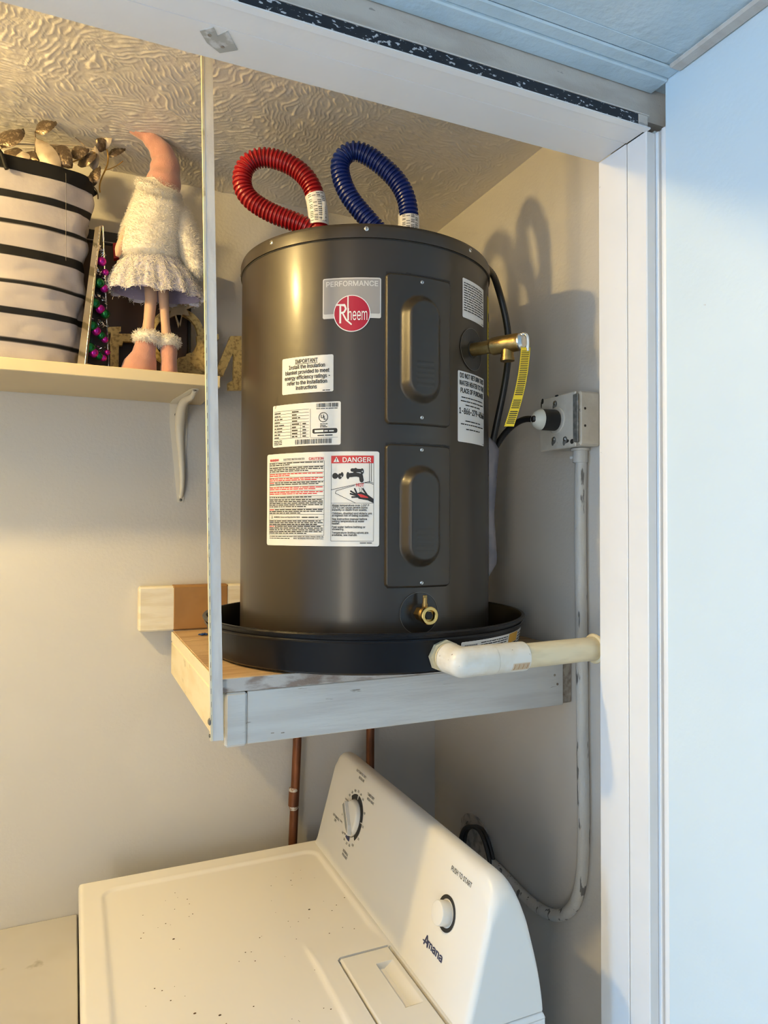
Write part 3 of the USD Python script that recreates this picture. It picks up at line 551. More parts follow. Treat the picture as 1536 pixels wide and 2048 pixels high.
ribs = []
for k in range(22):
    f = k/21.0; c = rv(0.112, -0.012)*(1-f)+(at(1018, 853, X=0.700)*1.0)*f+np.array([0, 0, 0]); c = c+n_*0.006*math.sin(f*math.pi)
    wv = np.array([0.92, -0.40, 0.0])*(0.0085); ribs.append([c-wv, c+wv])
ribs = np.array(ribs)
tg = part('hanging_tag', grid(ribs[..., 0], ribs[..., 1], ribs[..., 2]), 'tag_yellow', v, smooth=True, label='long yellow printed tag')
lines = []
for k in range(2, 42):
    if k in (27, 28, 34): continue
    f = k/43.0*21; i = int(f); t = f-i
    A = ribs[i]*(1-t)+ribs[min(i+1, 21)]*t; nn = np.cross(ribs[5, 1]-ribs[5, 0], ribs[6, 0]-ribs[5, 0]); nn /= np.linalg.norm(nn)
    if np.dot(nn, CAM-A[0]) < 0: nn = -nn
    dn = np.array([0, 0, -1.0]); lines.append(trimesh.Trimesh([A[0]*0.9+A[1]*0.1+nn*0.0004, A[0]*0.1+A[1]*0.9+nn*0.0004, A[0]*0.1+A[1]*0.9+nn*0.0004+dn*0.0016, A[0]*0.9+A[1]*0.1+nn*0.0004+dn*0.0016], [(0, 1, 2), (0, 2, 3)], process=False))
part('print', lines, 'ink_black', tg, smooth=False)
# drain valve
zd = 1.5030
part('valve_plate', hw(flat(Point(arc(-0.4), zd).buffer(0.0375), 0.0012, 0.008)), 'heater_dark', wh, smooth=True)
part('plate_rim', hw(flat(Point(arc(-0.4), zd).buffer(0.0380, quad_segs=24).difference(Point(arc(-0.4), zd).buffer(0.0370, quad_segs=24)), 0.0020, 0.008)), 'rim_grey', wh, smooth=True)
part('valve_hole', hw(flat(Point(arc(-0.4), zd).buffer(0.0170), 0.0018, 0.008)), 'gasket_black', wh, smooth=True)
def dv(w, dx=0.0, dz=0.0): return np.array([HC[0]-0.0018+dx, HC[1]-HR-w, zd+dz])
v = part('drain_valve', [tube([dv(-0.004), dv(0.022)], 0.0125, 6), tube([dv(0.020), dv(0.026), dv(0.034)], [0.0112, 0.0150, 0.0125], 24), tube([dv(0.022), dv(0.022, 0, 0.020)], 0.0055, 14)], 'brass', wh, label='brass drain valve with round outlet')
part('outlet', lathe([(0.0125, 0.0), (0.0140, 0.001), (0.0150, 0.004), (0.0160, 0.0045), (0.0160, 0.0095), (0.0148, 0.0105), (0.0105, 0.0105), (0.0095, 0.0095), (0.0090, 0.003), (0.0, 0.003)], 32, dv(0.032), (0, -1, 0)), 'brass_bright', v)
part('outlet_core', [tube([dv(0.0355), dv(0.0385)], 0.0075, 6)], 'gasket_black', v)
part('valve_stem', [tube([dv(0.022, 0, 0.018), dv(0.022, 0, 0.030)], 0.0042, 14), bx(HC[0]-0.0060, HC[0]+0.0024, HC[1]-HR-0.0235, HC[1]-HR-0.0205, zd+0.026, zd+0.034, 0.0008)], 'brass', v)

# ------------------------------------------------------------------ corrugated connectors looped on the lid
def hose(px, depth, name, col, lab, cuff):
    pts = []
    for x, y in px:
        d = fwd+(x-768)/FPX*rgt-(y-1024)/FPX*up; pts.append(CAM+d*depth)
    pts = np.array(pts); zl = Z1+0.0310
    a, b = pts[0].copy(), pts[-1].copy()
    a[2] = zl; b = b+np.array([0.045, -0.006, 0.0]); b[2] = zl+0.016
    P = spline(np.vstack([a, pts, b]), 900); s = np.r_[0, np.cumsum(np.linalg.norm(np.diff(P, axis=0), axis=1))]
    r = 0.0168+0.0024*np.clip(np.sin(s/0.0078*2*np.pi)*1.6+0.2, -0.6, 1)
    hs = thing(name, lab, 'hose', (a[0], a[1], zl))
    part('corrugated_tube', tube(P, r, 28), col, hs, smooth=45)
    i0, i1 = np.searchsorted(s, cuff[0]), np.searchsorted(s, cuff[1])
    cf = part('label_sleeve', tube(P[i0:i1:6], 0.0203, 32, caps=False), 'label_white', hs, smooth=True)
    _, t, A, B = frames(P); k = (i0+i1)//2; q = []
    rr = random.Random(9)
    for j in range(16):
        fr = 0.08+0.84*j/15; i = int(i0+(i1-i0)*fr)
        n = -fwd; tn = t[i]; sd = np.cross(tn, n); sd /= np.linalg.norm(sd); n = np.cross(sd, tn)
        for a0 in (-0.75, -0.3, 0.15, 0.6):
            if rr.random() < 0.2: continue
            th = np.linspace(a0, a0+0.36, 4); ring = [P[i]+0.0206*(math.cos(x)*n+math.sin(x)*sd) for x in th]; ring2 = [p+tn*0.0011 for p in ring]
            V = np.array(ring+ring2); q.append(trimesh.Trimesh(V, [f for m_ in range(3) for f in ((m_, m_+1, m_+5), (m_, m_+5, m_+4))], process=False))
    part('print', q, 'ink_black', cf, smooth=False)
    return hs, P, t
hs, P, t = hose([(637, 440), (630, 392), (619, 365), (592, 337), (556, 320), (520, 316), (494, 330), (484, 358), (492, 388), (520, 413), (560, 433), (604, 450)], 1.40, 'corrugated_hose', 'hose_red', 'red corrugated plastic hose looped above the left of the tank lid', (0.055, 0.118))
part('loose_tag', bx(*(at(646, 425, Y=1.29)[0]+np.array([-0.001, 0.004])), 1.288, 1.290, 2.255, 2.292, 0.0004), 'label_white', hs)
hs, P, t = hose([(818, 436), (813, 400), (797, 366), (769, 336), (735, 311), (704, 303), (683, 320), (682, 352), (694, 384), (716, 416), (742, 446)], 1.40, 'corrugated_hose', 'hose_blue', 'blue corrugated plastic hose looped above the right of the tank lid', (0.030, 0.075))
part('loose_tag', bx(*(at(798, 437, Y=1.26)[0]+np.array([-0.0012, 0.0012])), 1.255, 1.262, 2.225, 2.282, 0.0004), 'label_silver', hs)

# ------------------------------------------------------------------ black drain pan
ZP = 1.4075
pan = thing('drain_pan', 'shallow round black plastic drain pan under the water heater', 'drain pan', (HC[0], HC[1], ZP))
part('pan_body', lathe([(0.0, ZP), (0.312, ZP), (0.317, ZP+0.004), (0.3285, ZP+0.066), (0.3335, ZP+0.067), (0.3345, ZP+0.070), (0.3325, ZP+0.0725), (0.3270, ZP+0.0725), (0.3245, ZP+0.068), (0.3140, ZP+0.009), (0.310, ZP+0.006), (0.0, ZP+0.006)], 180, (HC[0], HC[1], 0)), 'pan_black', pan)
part('rim_bead', lathe([(0.3290, ZP+0.056), (0.3305, ZP+0.0585), (0.3295, ZP+0.061)], 180, (HC[0], HC[1], 0)), 'pan_black', pan)
def panw(me, w=0.0):
    v = me.vertices; r = 0.3172+(v[:, 1]-(ZP+0.004))*(0.0115/0.062)+0.0006+v[:, 2]; th = v[:, 0]/0.32
    return trimesh.Trimesh(np.c_[HC[0]+r*np.sin(th), HC[1]-r*np.cos(th), v[:, 1]], me.faces, process=False)
pa = lambda d: math.radians(d)*0.32
sl = part('pan_label', panw(flat(rrect(pa(8.5), pa(58), ZP+0.011, ZP+0.050, 0.003), 0.0, 0.012)), 'label_white', pan, smooth=True, label='white product label on the pan wall')
part('label_block', panw(flat(sbox(pa(34), ZP+0.031, pa(43), ZP+0.049), 0.0004, 0.01)), 'ink_orange', sl, smooth=True)
part('label_block', panw(flat(sbox(pa(34.5), ZP+0.013, pa(43), ZP+0.030), 0.0004, 0.01)), 'ink_black', sl, smooth=True)
g = [bars(rng, pa(17), pa(33), ZP+0.044-0.0042*k, 0.0028, 0.0004) for k in range(8)]+[bars(rng, pa(44), pa(57), ZP+0.042-0.006*k, 0.0042, 0.0004) for k in range(5)]
x = pa(10)
while x < pa(15.5): g.append(flat(sbox(x, ZP+0.018, x+0.0012, ZP+0.044), 0.0004)); x += 0.0026
part('print', panw(trimesh.util.concatenate(g)), 'ink_black', sl, smooth=False)

# ------------------------------------------------------------------ PVC drain line
YP = 1.006
def pp(x, y): return at(x, y, Y=YP)
e = pp(922, 1325); zpv = e[2]; EX = e[0]
xc1 = pp(1047, 1309)[0]; xf = pp(1190, 1297)[0]; zf = pp(1190, 1297)[2]
zline = lambda x: zpv+(zf-zpv)*(x-EX)/(xf-EX)
zc1 = zline(xc1)
dp = thing('drain_pipe', 'white and cream plastic drain pipe running from the black pan to the right wall', 'pipe', (EX, YP, zpv-0.03))
part('hex_adapter', [tube([(EX-0.004, 1.064, zpv+0.003), (EX-0.004, 1.047, zpv+0.003)], 0.0285, 8), tube([(EX-0.004, 1.072, zpv+0.003), (EX-0.004, 1.062, zpv+0.003)], 0.021, 20), tube([(EX-0.004, 1.048, zpv+0.003), (EX-0.003, 1.038, zpv+0.002)], 0.0235, 24)], 'pvc_cream', dp, label='cream threaded adapter')
elb = [tube([(EX-0.003, 1.041, zpv+0.002), (EX-0.003, 1.039, zpv+0.002), (EX, YP, zpv)], [0.0250, 0.0258, 0.0250], 32), ellipsoid((EX, YP, zpv), (0.0250,)*3, 4), tube([(EX, YP, zpv), (EX+0.058, YP, zline(EX+0.058)), (EX+0.060, YP, zline(EX+0.060))], [0.0250, 0.0256, 0.0250], 32)]
import manifold3d as m3
def mani(t):
    t = trimesh.Trimesh(t.vertices, t.faces, process=True); t.fix_normals()
    return m3.Manifold(m3.Mesh(vert_properties=np.asarray(t.vertices, np.float32), tri_verts=np.asarray(t.faces, np.uint32)))
mu = mani(elb[0])+mani(elb[1])+mani(elb[2])
part('elbow', mu if mu.num_tri() else elb, 'pvc_white', dp, smooth=40, label='white elbow fitting')
cp = part('coupling', [tube([(EX+0.0605, YP, zline(EX+0.0605)), (EX+0.062, YP, zline(EX+0.062)), (xc1-0.002, YP, zc1), (xc1, YP, zc1)], [0.0242, 0.0250, 0.0250, 0.0238], 32)], 'pvc_white', dp, label='white coupling with a bar code')
part('run', tube([(xc1-0.004, YP, zc1), (XR-0.002, YP, zline(XR-0.002))], 0.0212, 28), 'pvc_cream', dp, label='cream pipe run')
part('flange', lathe([(0.0214, 0), (0.0262, 0.0), (0.0272, 0.002), (0.0262, 0.004), (0.0214, 0.004)], 32, (xf-0.004, YP, zf), (1, 0, 0)), 'pvc_cream', dp)
bc = []
for k in range(11):
    x = xc1-0.034+k*0.0028; th = np.linspace(-0.75, -0.28, 5); tt = 0.0008 if k % 3 else 0.0014
    A = np.array([[x, YP-0.0256*math.cos(q), zline(x)+0.0256*math.sin(q)] for q in th]); B = A+np.array([tt, 0, 0])
    bc.append(trimesh.Trimesh(np.vstack([A, B]), [f for m_ in range(4) for f in ((m_, m_+5, m_+6), (m_, m_+6, m_+1))], process=False))
th = np.linspace(-0.82, -0.22, 6); A = np.array([[xc1-0.037, YP-0.0254*math.cos(q), zline(xc1-0.037)+0.0254*math.sin(q)] for q in th]); B = A+np.array([0.034, 0, zline(0.034)-zline(0)])
bl = part('bar_code', trimesh.Trimesh(np.vstack([A, B]), [f for m_ in range(5) for f in ((m_, m_+6, m_+7), (m_, m_+7, m_+1))], process=False), 'bar_code_tan', cp, smooth=True)
part('bar_code', bc, 'kraft_brown', cp, smooth=False)

# ------------------------------------------------------------------ platform
YF, ZT, XL = 1.179, 1.404, 0.2215
pf = thing('heater_platform', 'whitewashed timber platform on the closet walls carrying pan and water heater', 'platform', (XL, YF, 1.289))
XE = XR-0.0015
for k, (a, b) in enumerate(((YF, 1.318), (1.3195, 1.458), (1.4595, 1.598), (1.5995, 1.7495))):
    part('plank', bx(XL, XE, a, b, ZT-0.023, ZT, 0.0012), 'deck_wood', pf)
part('edge_strip', bx(XL+0.006, XE, YF-0.0025, YF-0.0003, ZT-0.0235, ZT-0.0008, 0.0006), 'worn_deck_edge', pf, label='chipped white front edge of the deck')
part('side_board', bx(XL-0.004, XL+0.036, YF+0.002, 1.750, 1.3015, ZT-0.0240, 0.003), 'pine_painted', pf, label='cream side board')
part('side_edge', bx(XL-0.004, XL-0.0005, YF+0.002, 1.750, ZT-0.0235, ZT-0.001, 0.001), 'pine_painted', pf)
part('corner_block', bx(0.2335, 0.2705, YF-0.004, YF+0.03, 1.2885, 1.3795, 0.004), 'white_washed_board', pf, label='end-grain corner block')
part('fascia_board', bx(0.2715, 0.9290, YF, YF+0.036, 1.2900, 1.3795, 0.0015), 'white_washed_board', pf, label='long white front board')
for x, z in ((0.907, 1.353), (0.914, 1.334)): part('nail_hole', cyl((x, YF-0.0006, z), (x, YF+0.004, z), 0.0026, 10), 'dirty_wood', pf)
for x, z in ((0.312, 1.303), (0.330, 1.3015)): part('nail_hole', bx(x, x+0.006, YF-0.0005, YF+0.003, z, z+0.0016, 0.0004), 'dirty_wood', pf)
part('end_block', bx(0.9302, XE, YF+0.004, YF+0.04, 1.2920, 1.3795, 0.002), 'dirty_wood', pf, label='grimy bare wood end block')
part('deck_shim', bx(0.44, 0.60, YF-0.010, YF+0.08, ZT+0.0002, ZP-0.0003, 0.0006), 'worn_deck_edge', pf)

# post
ps = thing('support_post', 'thin whitish metal strut from the platform corner up to the ceiling', 'post', (0.214, 1.168, 1.306))
def postbox(b0, b1, t0, t1, sk=0.0):
    return hull([np.array(p) for z, a, b in ((1.306, b0, b1), (ZC, t0, t1)) for p in ((a[0], a[1]+sk, z), (b[0], a[1], z), (b[0], b[1], z), (a[0], b[1], z))])
part('strut', postbox((0.2115, 1.1645), (0.2290, 1.1745), (0.1865, 1.1645), (0.2010, 1.1745), 0.0026), 'post_paint', ps)
part('slotted_edge', postbox((0.2085, 1.1665), (0.2120, 1.1745), (0.1835, 1.1665), (0.1870, 1.1745)), 'pine_painted', ps, label='slotted cream edge')
for k in range(30):
    z = 1.34+k*0.0215; f = (z-1.306)/(ZC-1.306); x = 0.2097-0.025*f
    part('slot', bx(x, x+0.0007, 1.1662, 1.1668, z, z+0.009, 0.0001), 'dirty_wood', ps)
part('screw', lathe([(0.006, 0), (0.006, 0.002), (0.003, 0.004), (0, 0.004)], 16, (0.2085, 1.171, 1.337), (-1, 0, 0)), 'bare_metal', ps)
part('screw', lathe([(0.003, 0), (0.003, 0.002), (0, 0.0025)], 12, (0.2085, 1.171, 1.314), (-1, 0, 0)), 'bare_metal', ps)

# lumber block, scrap
lm = thing('lumber_block', 'short pale pine two-by-four wrapped in brown paper lying against the back wall', 'lumber', (0.26, 1.77, ZT))
part('board', bx(0.143, 0.52, 1.7515, 1.7885, ZT+0.001, 1.511, 0.004), 'raw_pine', lm)
part('brown_wrap', bx(0.220, 0.3545, 1.7503, 1.7893, ZT+0.0002, 1.5125, 0.004), 'kraft_brown', lm)
rng2 = np.random.default_rng(4); s = np.array(at(405, 1269, Z=ZT+0.003))
one('plastic_scrap', [ellipsoid(s+np.array([dx, dy, 0.0005]), r, 1) for dx, dy, r in ((0, 0, (0.006, 0.003, 0.003)), (0.006, 0.003, (0.004, 0.003, 0.003)), (-0.006, 0.001, (0.004, 0.002, 0.002)), (0.009, -0.002, (0.003, 0.002, 0.0025)))], 'scrap_blue', 'small torn blue plastic scrap on the back left of the deck', 'scrap')

# ================================================================== RIGHT WALL: outlet, conduit, cords
def hx(y): return y
ob = thing('outlet_box', 'paint-chipped square metal outlet box on the right wall', 'outlet box', (0.93, 1.155, 1.872))
yb0, yb1, zb0, zb1 = 1.094, 1.212, 1.8175, 1.9255
part('box_body', bx(0.904, XR-0.0005, yb0, yb1-0.006, zb0, zb1, 0.004), 'box_paint', ob)
part('cover_plate', bx(0.8985, 0.9035, yb0+0.008, yb1+0.004, zb0-0.002, zb1, 0.003), 'box_paint', ob)
part('chipped_edge', bx(0.8978, 0.9034, yb0+0.0005, yb0+0.0155, zb0+0.006, zb1-0.006, 0.0015), 'bare_metal', ob, label='bare metal strip where the paint has flaked')
part('receptacle_ring', lathe([(0.0, 0), (0.0275, 0), (0.0275, 0.0015), (0.0255, 0.003), (0, 0.003)], 32, (0.8986, 1.160, 1.8745), (-1, 0, 0)), 'box_paint', ob)
for y, z in ((1.166, 1.9105), (1.170, 1.8370), (1.134, 1.8335)):
    s = part('screw', lathe([(0.0045, 0), (0.0045, 0.0015), (0.002, 0.0028), (0, 0.0028)], 14, (0.8983, y, z), (-1, 0, 0)), 'steel_screw', ob)
    part('bare_patch', [ellipsoid((0.8984, y-0.001, z-0.002), (0.0006, 0.0065, 0.0075), 2), ellipsoid((0.8984, y+0.003, z-0.007), (0.0006, 0.004, 0.006), 2)], 'bare_metal', s)
for y, z, a_, b_ in ((1.207, 1.921, .004, .006), (1.211, 1.914, .002, .007), (1.130, 1.829, .009, .004), (1.112, 1.8265, .006, .005), (1.160, 1.925, .006, .002)): part('bare_patch', ellipsoid((0.8986, y, z), (0.0005, a_, b_), 2), 'gasket_black', ob)
for z in (1.8905, 1.8565): part('box_hole', cyl((0.916, yb0-0.0004, z), (0.916, yb0+0.002, z), 0.0026, 10), 'gasket_black', ob)
cd = thing('electrical_conduit', 'chipped white-painted conduit running down the right wall from the outlet box', 'conduit', (0.94, 1.14, 0.83))
cpts = [(0.9415, 1.1375, 1.790), (0.9415, 1.1395, 1.60), (0.9415, 1.1365, 1.40), (0.9415, 1.134, 1.20), (0.9415, 1.133, 1.02), (0.9415, 1.143, 0.935), (0.9415, 1.168, 0.878), (0.9415, 1.209, 0.842), (0.9415, 1.260, 0.824), (0.9415, 1.320, 0.820), (0.9415, 1.400, 0.829), (0.9415, 1.480, 0.838)]
part('conduit_pipe', tube(spline(cpts, 90), 0.0122, 20), 'conduit_paint', cd)
part('connector', [tube([(0.9395, 1.137, 1.812), (0.9395, 1.137, 1.8165)], 0.0195, 24), tube([(0.9395, 1.137, 1.788), (0.9395, 1.137, 1.813)], 0.0150, 20), tube([(0.9395, 1.137, 1.800), (0.928, 1.154, 1.799)], 0.0035, 10)], 'conduit_paint', cd)
pc = thing('power_cord', 'thick black power cord looping from the tank to a plug in the outlet box', 'power cord', (0.80, 1.25, 1.80))
def behind(x, y, rad):
    d = fwd+(x-768)/FPX*rgt-(y-1024)/FPX*up; a_ = d[:2]@d[:2]; b_ = d[:2]@HC; dc = max(b_*b_-a_*(HC@HC-rad*rad), 0.0)
    return CAM+d*(b_+math.sqrt(dc))/a_
c1 = [behind(955, 512, 0.274), behind(979, 541, 0.271), at(1000, 590, X=0.79), at(1013, 645, X=0.803), at(1017, 700, X=0.808), at(1010, 765, X=0.804), at(997, 830, X=0.80), at(985, 890, X=0.800), at(980, 940, X=0.806)]
c2 = [at(1062, 838, X=0.852), at(1040, 842, X=0.845), at(1020, 856, X=0.838), at(1000, 880, X=0.830), at(984, 910, X=0.822), at(975, 950, X=0.812)]
part('cable', [tube(spline(c1, 60), 0.0068, 14), tube(spline(c2, 40), 0.0066, 14)], 'rubber_black', pc)
a = np.array([0.8955, 1.160, 1.8745]); b = np.array(at(1076, 835, X=0.866)); b = a+(b-a)*1.0; d = b-a; d /= np.linalg.norm(d); d = np.array([-1.0, 0.12, 0.0])/math.hypot(1, 0.12)
part('plug_body', tube([a, a+d*0.002, a+d*0.030, a+d*0.034], [0.0205, 0.0215, 0.0215, 0.0205], 32), 'rubber_black', pc)
part('plug_cap', tube([a+d*0.0335, a+d*0.0375, a+d*0.047, a+d*0.0525], [0.0212, 0.0207, 0.0160, 0.0080], 32), 'plug_white', pc, label='cream cap of the plug')
part('cord_grip', [bx(*sorted((a[0]+d[0]*0.030, a[0]+d[0]*0.056)), a[1]-0.004, a[1]+0.010, a[2]-0.0065, a[2]+0.0065, 0.003)], 'rubber_black', pc)

# hole in the wall with stiff cable loops
hl = thing('wall_hole', 'rough plaster-edged hole in the right wall behind the white appliance', 'wall hole', (XR-0.002, 1.56, 0.85))
ang = np.linspace(0, 2*np.pi, 40, endpoint=False); rr_ = np.random.default_rng(8)
rim = [(1.562+(0.066+rr_.normal(0, 0.0035))*math.cos(q), 0.838+(0.060+rr_.normal(0, 0.003))*math.sin(q)) for q in ang]
me = trimesh.creation.extrude_polygon(Polygon(rim).buffer(0.014).difference(Polygon(rim).buffer(-0.004)), 0.005, engine='earcut')
v_ = me.vertices.copy(); me.vertices = np.c_[XR-0.0003-v_[:, 2], v_[:, 0], v_[:, 1]]; me.fix_normals(); part('broken_edge', me, 'plaster_rough', hl)
me = trimesh.creation.extrude_polygon(Polygon(rim), 0.0012, engine='earcut'); v_ = me.vertices.copy(); me.vertices = np.c_[XR-0.0003-v_[:, 2], v_[:, 0], v_[:, 1]]; me.fix_normals(); part('recess', me, 'plaster_rough', hl)
cb = thing('cable_loop', 'bent grey electric cables arching out of the wall hole behind the white appliance', 'cable', (0.93, 1.55, 0.80))
for k, (dx, sh) in enumerate(((0.0, 0.0), (-0.008, 0.006), (0.004, -0.010))):
    pts = [np.array(at(x-sh*500, y, X=0.938+dx)) for x, y in ((925, 1710), (924, 1682), (930, 1660), (946, 1653), (962, 1662), (974, 1690), (982, 1722), (990, 1760))]
    part('cable', tube(spline(pts, 40), 0.0050, 12), 'cable_grey', cb)

# copper pipes
for name, x0, x1, ztop, lab, jt in (('copper_pipe', 0.524, 0.534, 1.300, 'old copper water pipe with soldered joint, left of the two below the platform', True), ('copper_pipe', 0.739, 0.739, 1.300, 'old copper water pipe right behind the appliance control panel', False)):
    t = thing(name, lab, 'pipe', (x0, 1.755, 0.0))
    part('pipe', tube([(x0-0.02, 1.762, 0.0), (x0, 1.755, 0.85), (x1, 1.755, 1.09), (x1+0.004, 1.755, ztop)], 0.0112, 20), 'copper', t)
    if jt:
        part('joint', tube([(x0+0.001, 1.755, 0.938), (x0+0.0025, 1.755, 0.975)], 0.0134, 20), 'copper', t)
        for z in (0.935, 0.978): part('solder_ring', tube([(x0+0.002, 1.755, z-0.007), (x0+0.002, 1.755, z), (x0+0.002, 1.755, z+0.007)], [0.0114, 0.0130, 0.0114], 16), 'solder', t)
# low ledge by the back wall
lg = thing('low_ledge', 'low off-white marbled ledge along the back wall left of the white appliance', 'ledge', (-0.5, 1.5, 0.0))
part('ledge_top', bx(-1.38, 0.0168, 1.06, YB-0.001, 0.735, 0.7565, 0.002), 'ledge_marble', lg); part('ledge_body', bx(-1.37, 0.0150, 1.08, YB-0.004, 0.0, 0.734, 0.002), 'wall_paint', lg)

# ================================================================== DRYER
DX0, DX1, DY0, DY1, DZ = 0.018, 0.700, 0.934, 1.670, 0.882
dr = thing('clothes_dryer', 'white electric clothes dryer with slanted rear control panel', 'dryer', (0.36, 1.30, 0))
part('cabinet', bx(DX0+0.004, DX1-0.002, DY0+0.004, DY1-0.004, 0.02, DZ-0.036, 0.006), 'dryer_white', dr)
for x in (0.07, 0.64):
    for y in (1.0, 1.6): part('foot', cyl((x, y, 0), (x, y, 0.022), 0.02, 16), 'rubber_black', dr)
def dryer_top():
    xs = np.unique(np.r_[np.linspace(DX0, DX0+0.012, 7), np.arange(DX0+0.012, DX1-0.012, 0.0035), np.linspace(DX1-0.012, DX1, 5)])
    ys = np.unique(np.r_[np.linspace(DY0, DY0+0.012, 7), np.arange(DY0+0.012, DY1-0.012, 0.0035), np.linspace(DY1-0.012, DY1, 7)])
    X, Y_ = np.meshgrid(xs, ys, indexing='ij')
    def sdbox(x0, x1, y0, y1, r):
        qx, qy = np.abs(X-(x0+x1)/2)-(x1-x0)/2+r, np.abs(Y_-(y0+y1)/2)-(y1-y0)/2+r
        return np.hypot(np.maximum(qx, 0), np.maximum(qy, 0))+np.minimum(np.maximum(qx, qy), 0)-r
    st_ = lambda t: np.clip(t, 0, 1)**2*(3-2*np.clip(t, 0, 1))
    dA = sdbox(0.0635, 0.538, 0.70, 1.617, 0.030); sA = st_(0.5-dA/0.012); sX = st_(0.5-(X-0.402)/0.012); ramp = st_((Y_-1.19)/0.10)
    z = DZ-0.0042*np.minimum(sA, np.maximum(sX, ramp))
    z += 0.0012*np.exp(-(dA/0.0045)**2)*np.where(X > 0.42, ramp, 1.0)+0.0012*np.exp(-((X-0.402)/0.0045)**2)*(1-ramp)*(Y_ < 1.25)
    edge = np.minimum(np.minimum(X-DX0, DX1-X), np.minimum(Y_-DY0, DY1-Y_)); r = 0.010; q = np.clip(1-edge/r, 0, 1); z -= r*(1-np.sqrt(np.clip(1-q*q, 0, 1)))
    lid = sdbox(0.4435, 0.5405, 0.962, 1.194, 0.006); z = np.where(lid < 0.0012, z-0.030, z)
    return grid(X, Y_, z)
part('top_panel', dryer_top(), 'dryer_white', dr, smooth=40)
part('top_skirt', bx(DX0, DX1, DY0, DY1, DZ-0.034, DZ-0.0102, 0.002), 'dryer_white', dr)
# lint lid with its finger recess
xs, ys = np.linspace(0.4442, 0.5398, 80), np.linspace(0.9630, 1.1930, 150)
X, Y_ = np.meshgrid(xs, ys, indexing='ij'); z = np.full_like(X, DZ+0.0012)
e = np.minimum(np.minimum(X-xs[0], xs[-1]-X), np.minimum(Y_-ys[0], ys[-1]-Y_)); z -= 0.004*np.clip(1-e/0.0028, 0, 1)**2
pk = (X > 0.4985) & (X < 0.5300) & (Y_ > 1.032) & (Y_ < 1.152); z = np.where(pk, DZ+0.0012-0.022*np.clip((0.5300-X)/0.0315, 0, 1), z)
part('lint_screen_lid', grid(X, Y_, z), 'dryer_plastic', dr, smooth=35)
# control panel
prof = np.array([(0.549, 0.8822), (0.5545, 0.8925), (0.560, 0.911), (0.571, 0.95175), (0.582, 0.9925), (0.593, 1.03325), (0.604, 1.074), (0.6085, 1.088), (0.6135, 1.0965), (0.622, 1.1005), (0.633, 1.0995), (0.6435, 1.094), (0.654, 1.082), (0.664, 1.060), (0.672, 1.036), (0.700, 0.8822)])
from scipy.interpolate import PchipInterpolator
tt = np.r_[0, np.cumsum(np.hypot(*np.diff(prof, axis=0).T))]; pi_ = PchipInterpolator(tt, prof)(np.linspace(0, tt[-1], 70))
ff = lambda z: np.interp(z, prof[:7, 1], prof[:7, 0])
def con_section(y):
    e0, e1 = y-0.9365, 1.660-y; e = min(e0, e1); R = 0.050 if e0 < e1 else 0.040
    q = max(0.0, 1-e/R); top = 1.1005-R*(1-math.sqrt(max(0, 1-q*q)))*0.95
    p = pi_.copy(); z0_ = p[:, 1].copy(); p[:, 1] = 0.8822+(z0_-0.8822)*(top-0.8822)/(1.1005-0.8822)
    wgt = np.clip((0.652-pi_[:, 0])/0.035, 0, 1)
    p[:, 0] += (ff(np.minimum(p[:, 1], 1.074))-ff(np.minimum(z0_, 1.074)))*wgt
    c = max(0.0, 1-e/0.012); ins = 0.0110*(1-math.sqrt(max(0, 1-c*c)))
    p[:, 0] = p[:, 0]+ins*np.clip((0.625-p[:, 0])/0.02, -0.6, 1); return p
ys = np.r_[0.9365, 0.9367, 0.9375, 0.9390, 0.9415, 0.945, 0.9495, 0.955, 0.962, 0.970, 0.980, 0.990, np.linspace(1.0, 1.61, 12), 1.62, 1.63, 1.637, 1.643, 1.648, 1.652, 1.655, 1.6575, 1.6592, 1.660]
Sx = np.stack([con_section(y) for y in ys]); XX, ZZ = Sx[..., 0], Sx[..., 1]; YY = np.broadcast_to(ys[:, None], XX.shape)
me = grid(XX, YY, ZZ); n0 = len(me.vertices); k = XX.shape[1]; v = np.array(me.vertices); f = [me.faces]
for row, flip in ((0, 0), (len(ys)-1, 1)):
    c = v[row*k:(row+1)*k].mean(0); v = np.vstack([v, c]); i = np.arange(k)+row*k; t3 = np.stack([i, np.roll(i, -1), np.full(k, len(v)-1)], 1); f.append(t3[:, ::-1] if not flip else t3)
me = trimesh.Trimesh(v, np.vstack(f), process=False); me.fix_normals()
cs = part('control_panel', me, 'dryer_plastic', dr, smooth=40)
FA = np.array([0.560, 0, 0.911]); FB = np.array([0.604, 0, 1.074]); fd = (FB-FA)/np.linalg.norm(FB-FA); fn = np.array([-fd[2], 0, fd[0]])
FO = np.array([0.552, 0, 0.882])
fo_off = float(np.dot(FA-FO, fn))
def face(me):
    """flat mesh (right, up, out) laid on the slanted front; right = towards the viewer's end"""
    v = me.vertices; base = FA-fd*np.linalg.norm(FA-np.array([0.552, 0, 0.8815]))
    return trimesh.Trimesh(base+np.outer(v[:, 0], [0, -1.0, 0])+np.outer(v[:, 1], fd)+np.outer(v[:, 2]+0.0005, fn), me.faces, process=False)
kx, ky = -1.484, 0.1225
kn = part('timer_knob', face(lathe([(0.0385, 0.0), (0.0385, 0.003), (0.0370, 0.008), (0.0350, 0.0105), (0.032, 0.0118), (0, 0.0122)], 64, (kx, ky, 0))), 'dryer_plastic', dr, smooth=35)
gp = Polygon([(kx-0.030, ky+0.017), (kx-0.023, ky+0.025), (kx+0.020, ky-0.011), (kx+0.031, ky-0.027), (kx+0.014, ky-0.019)])
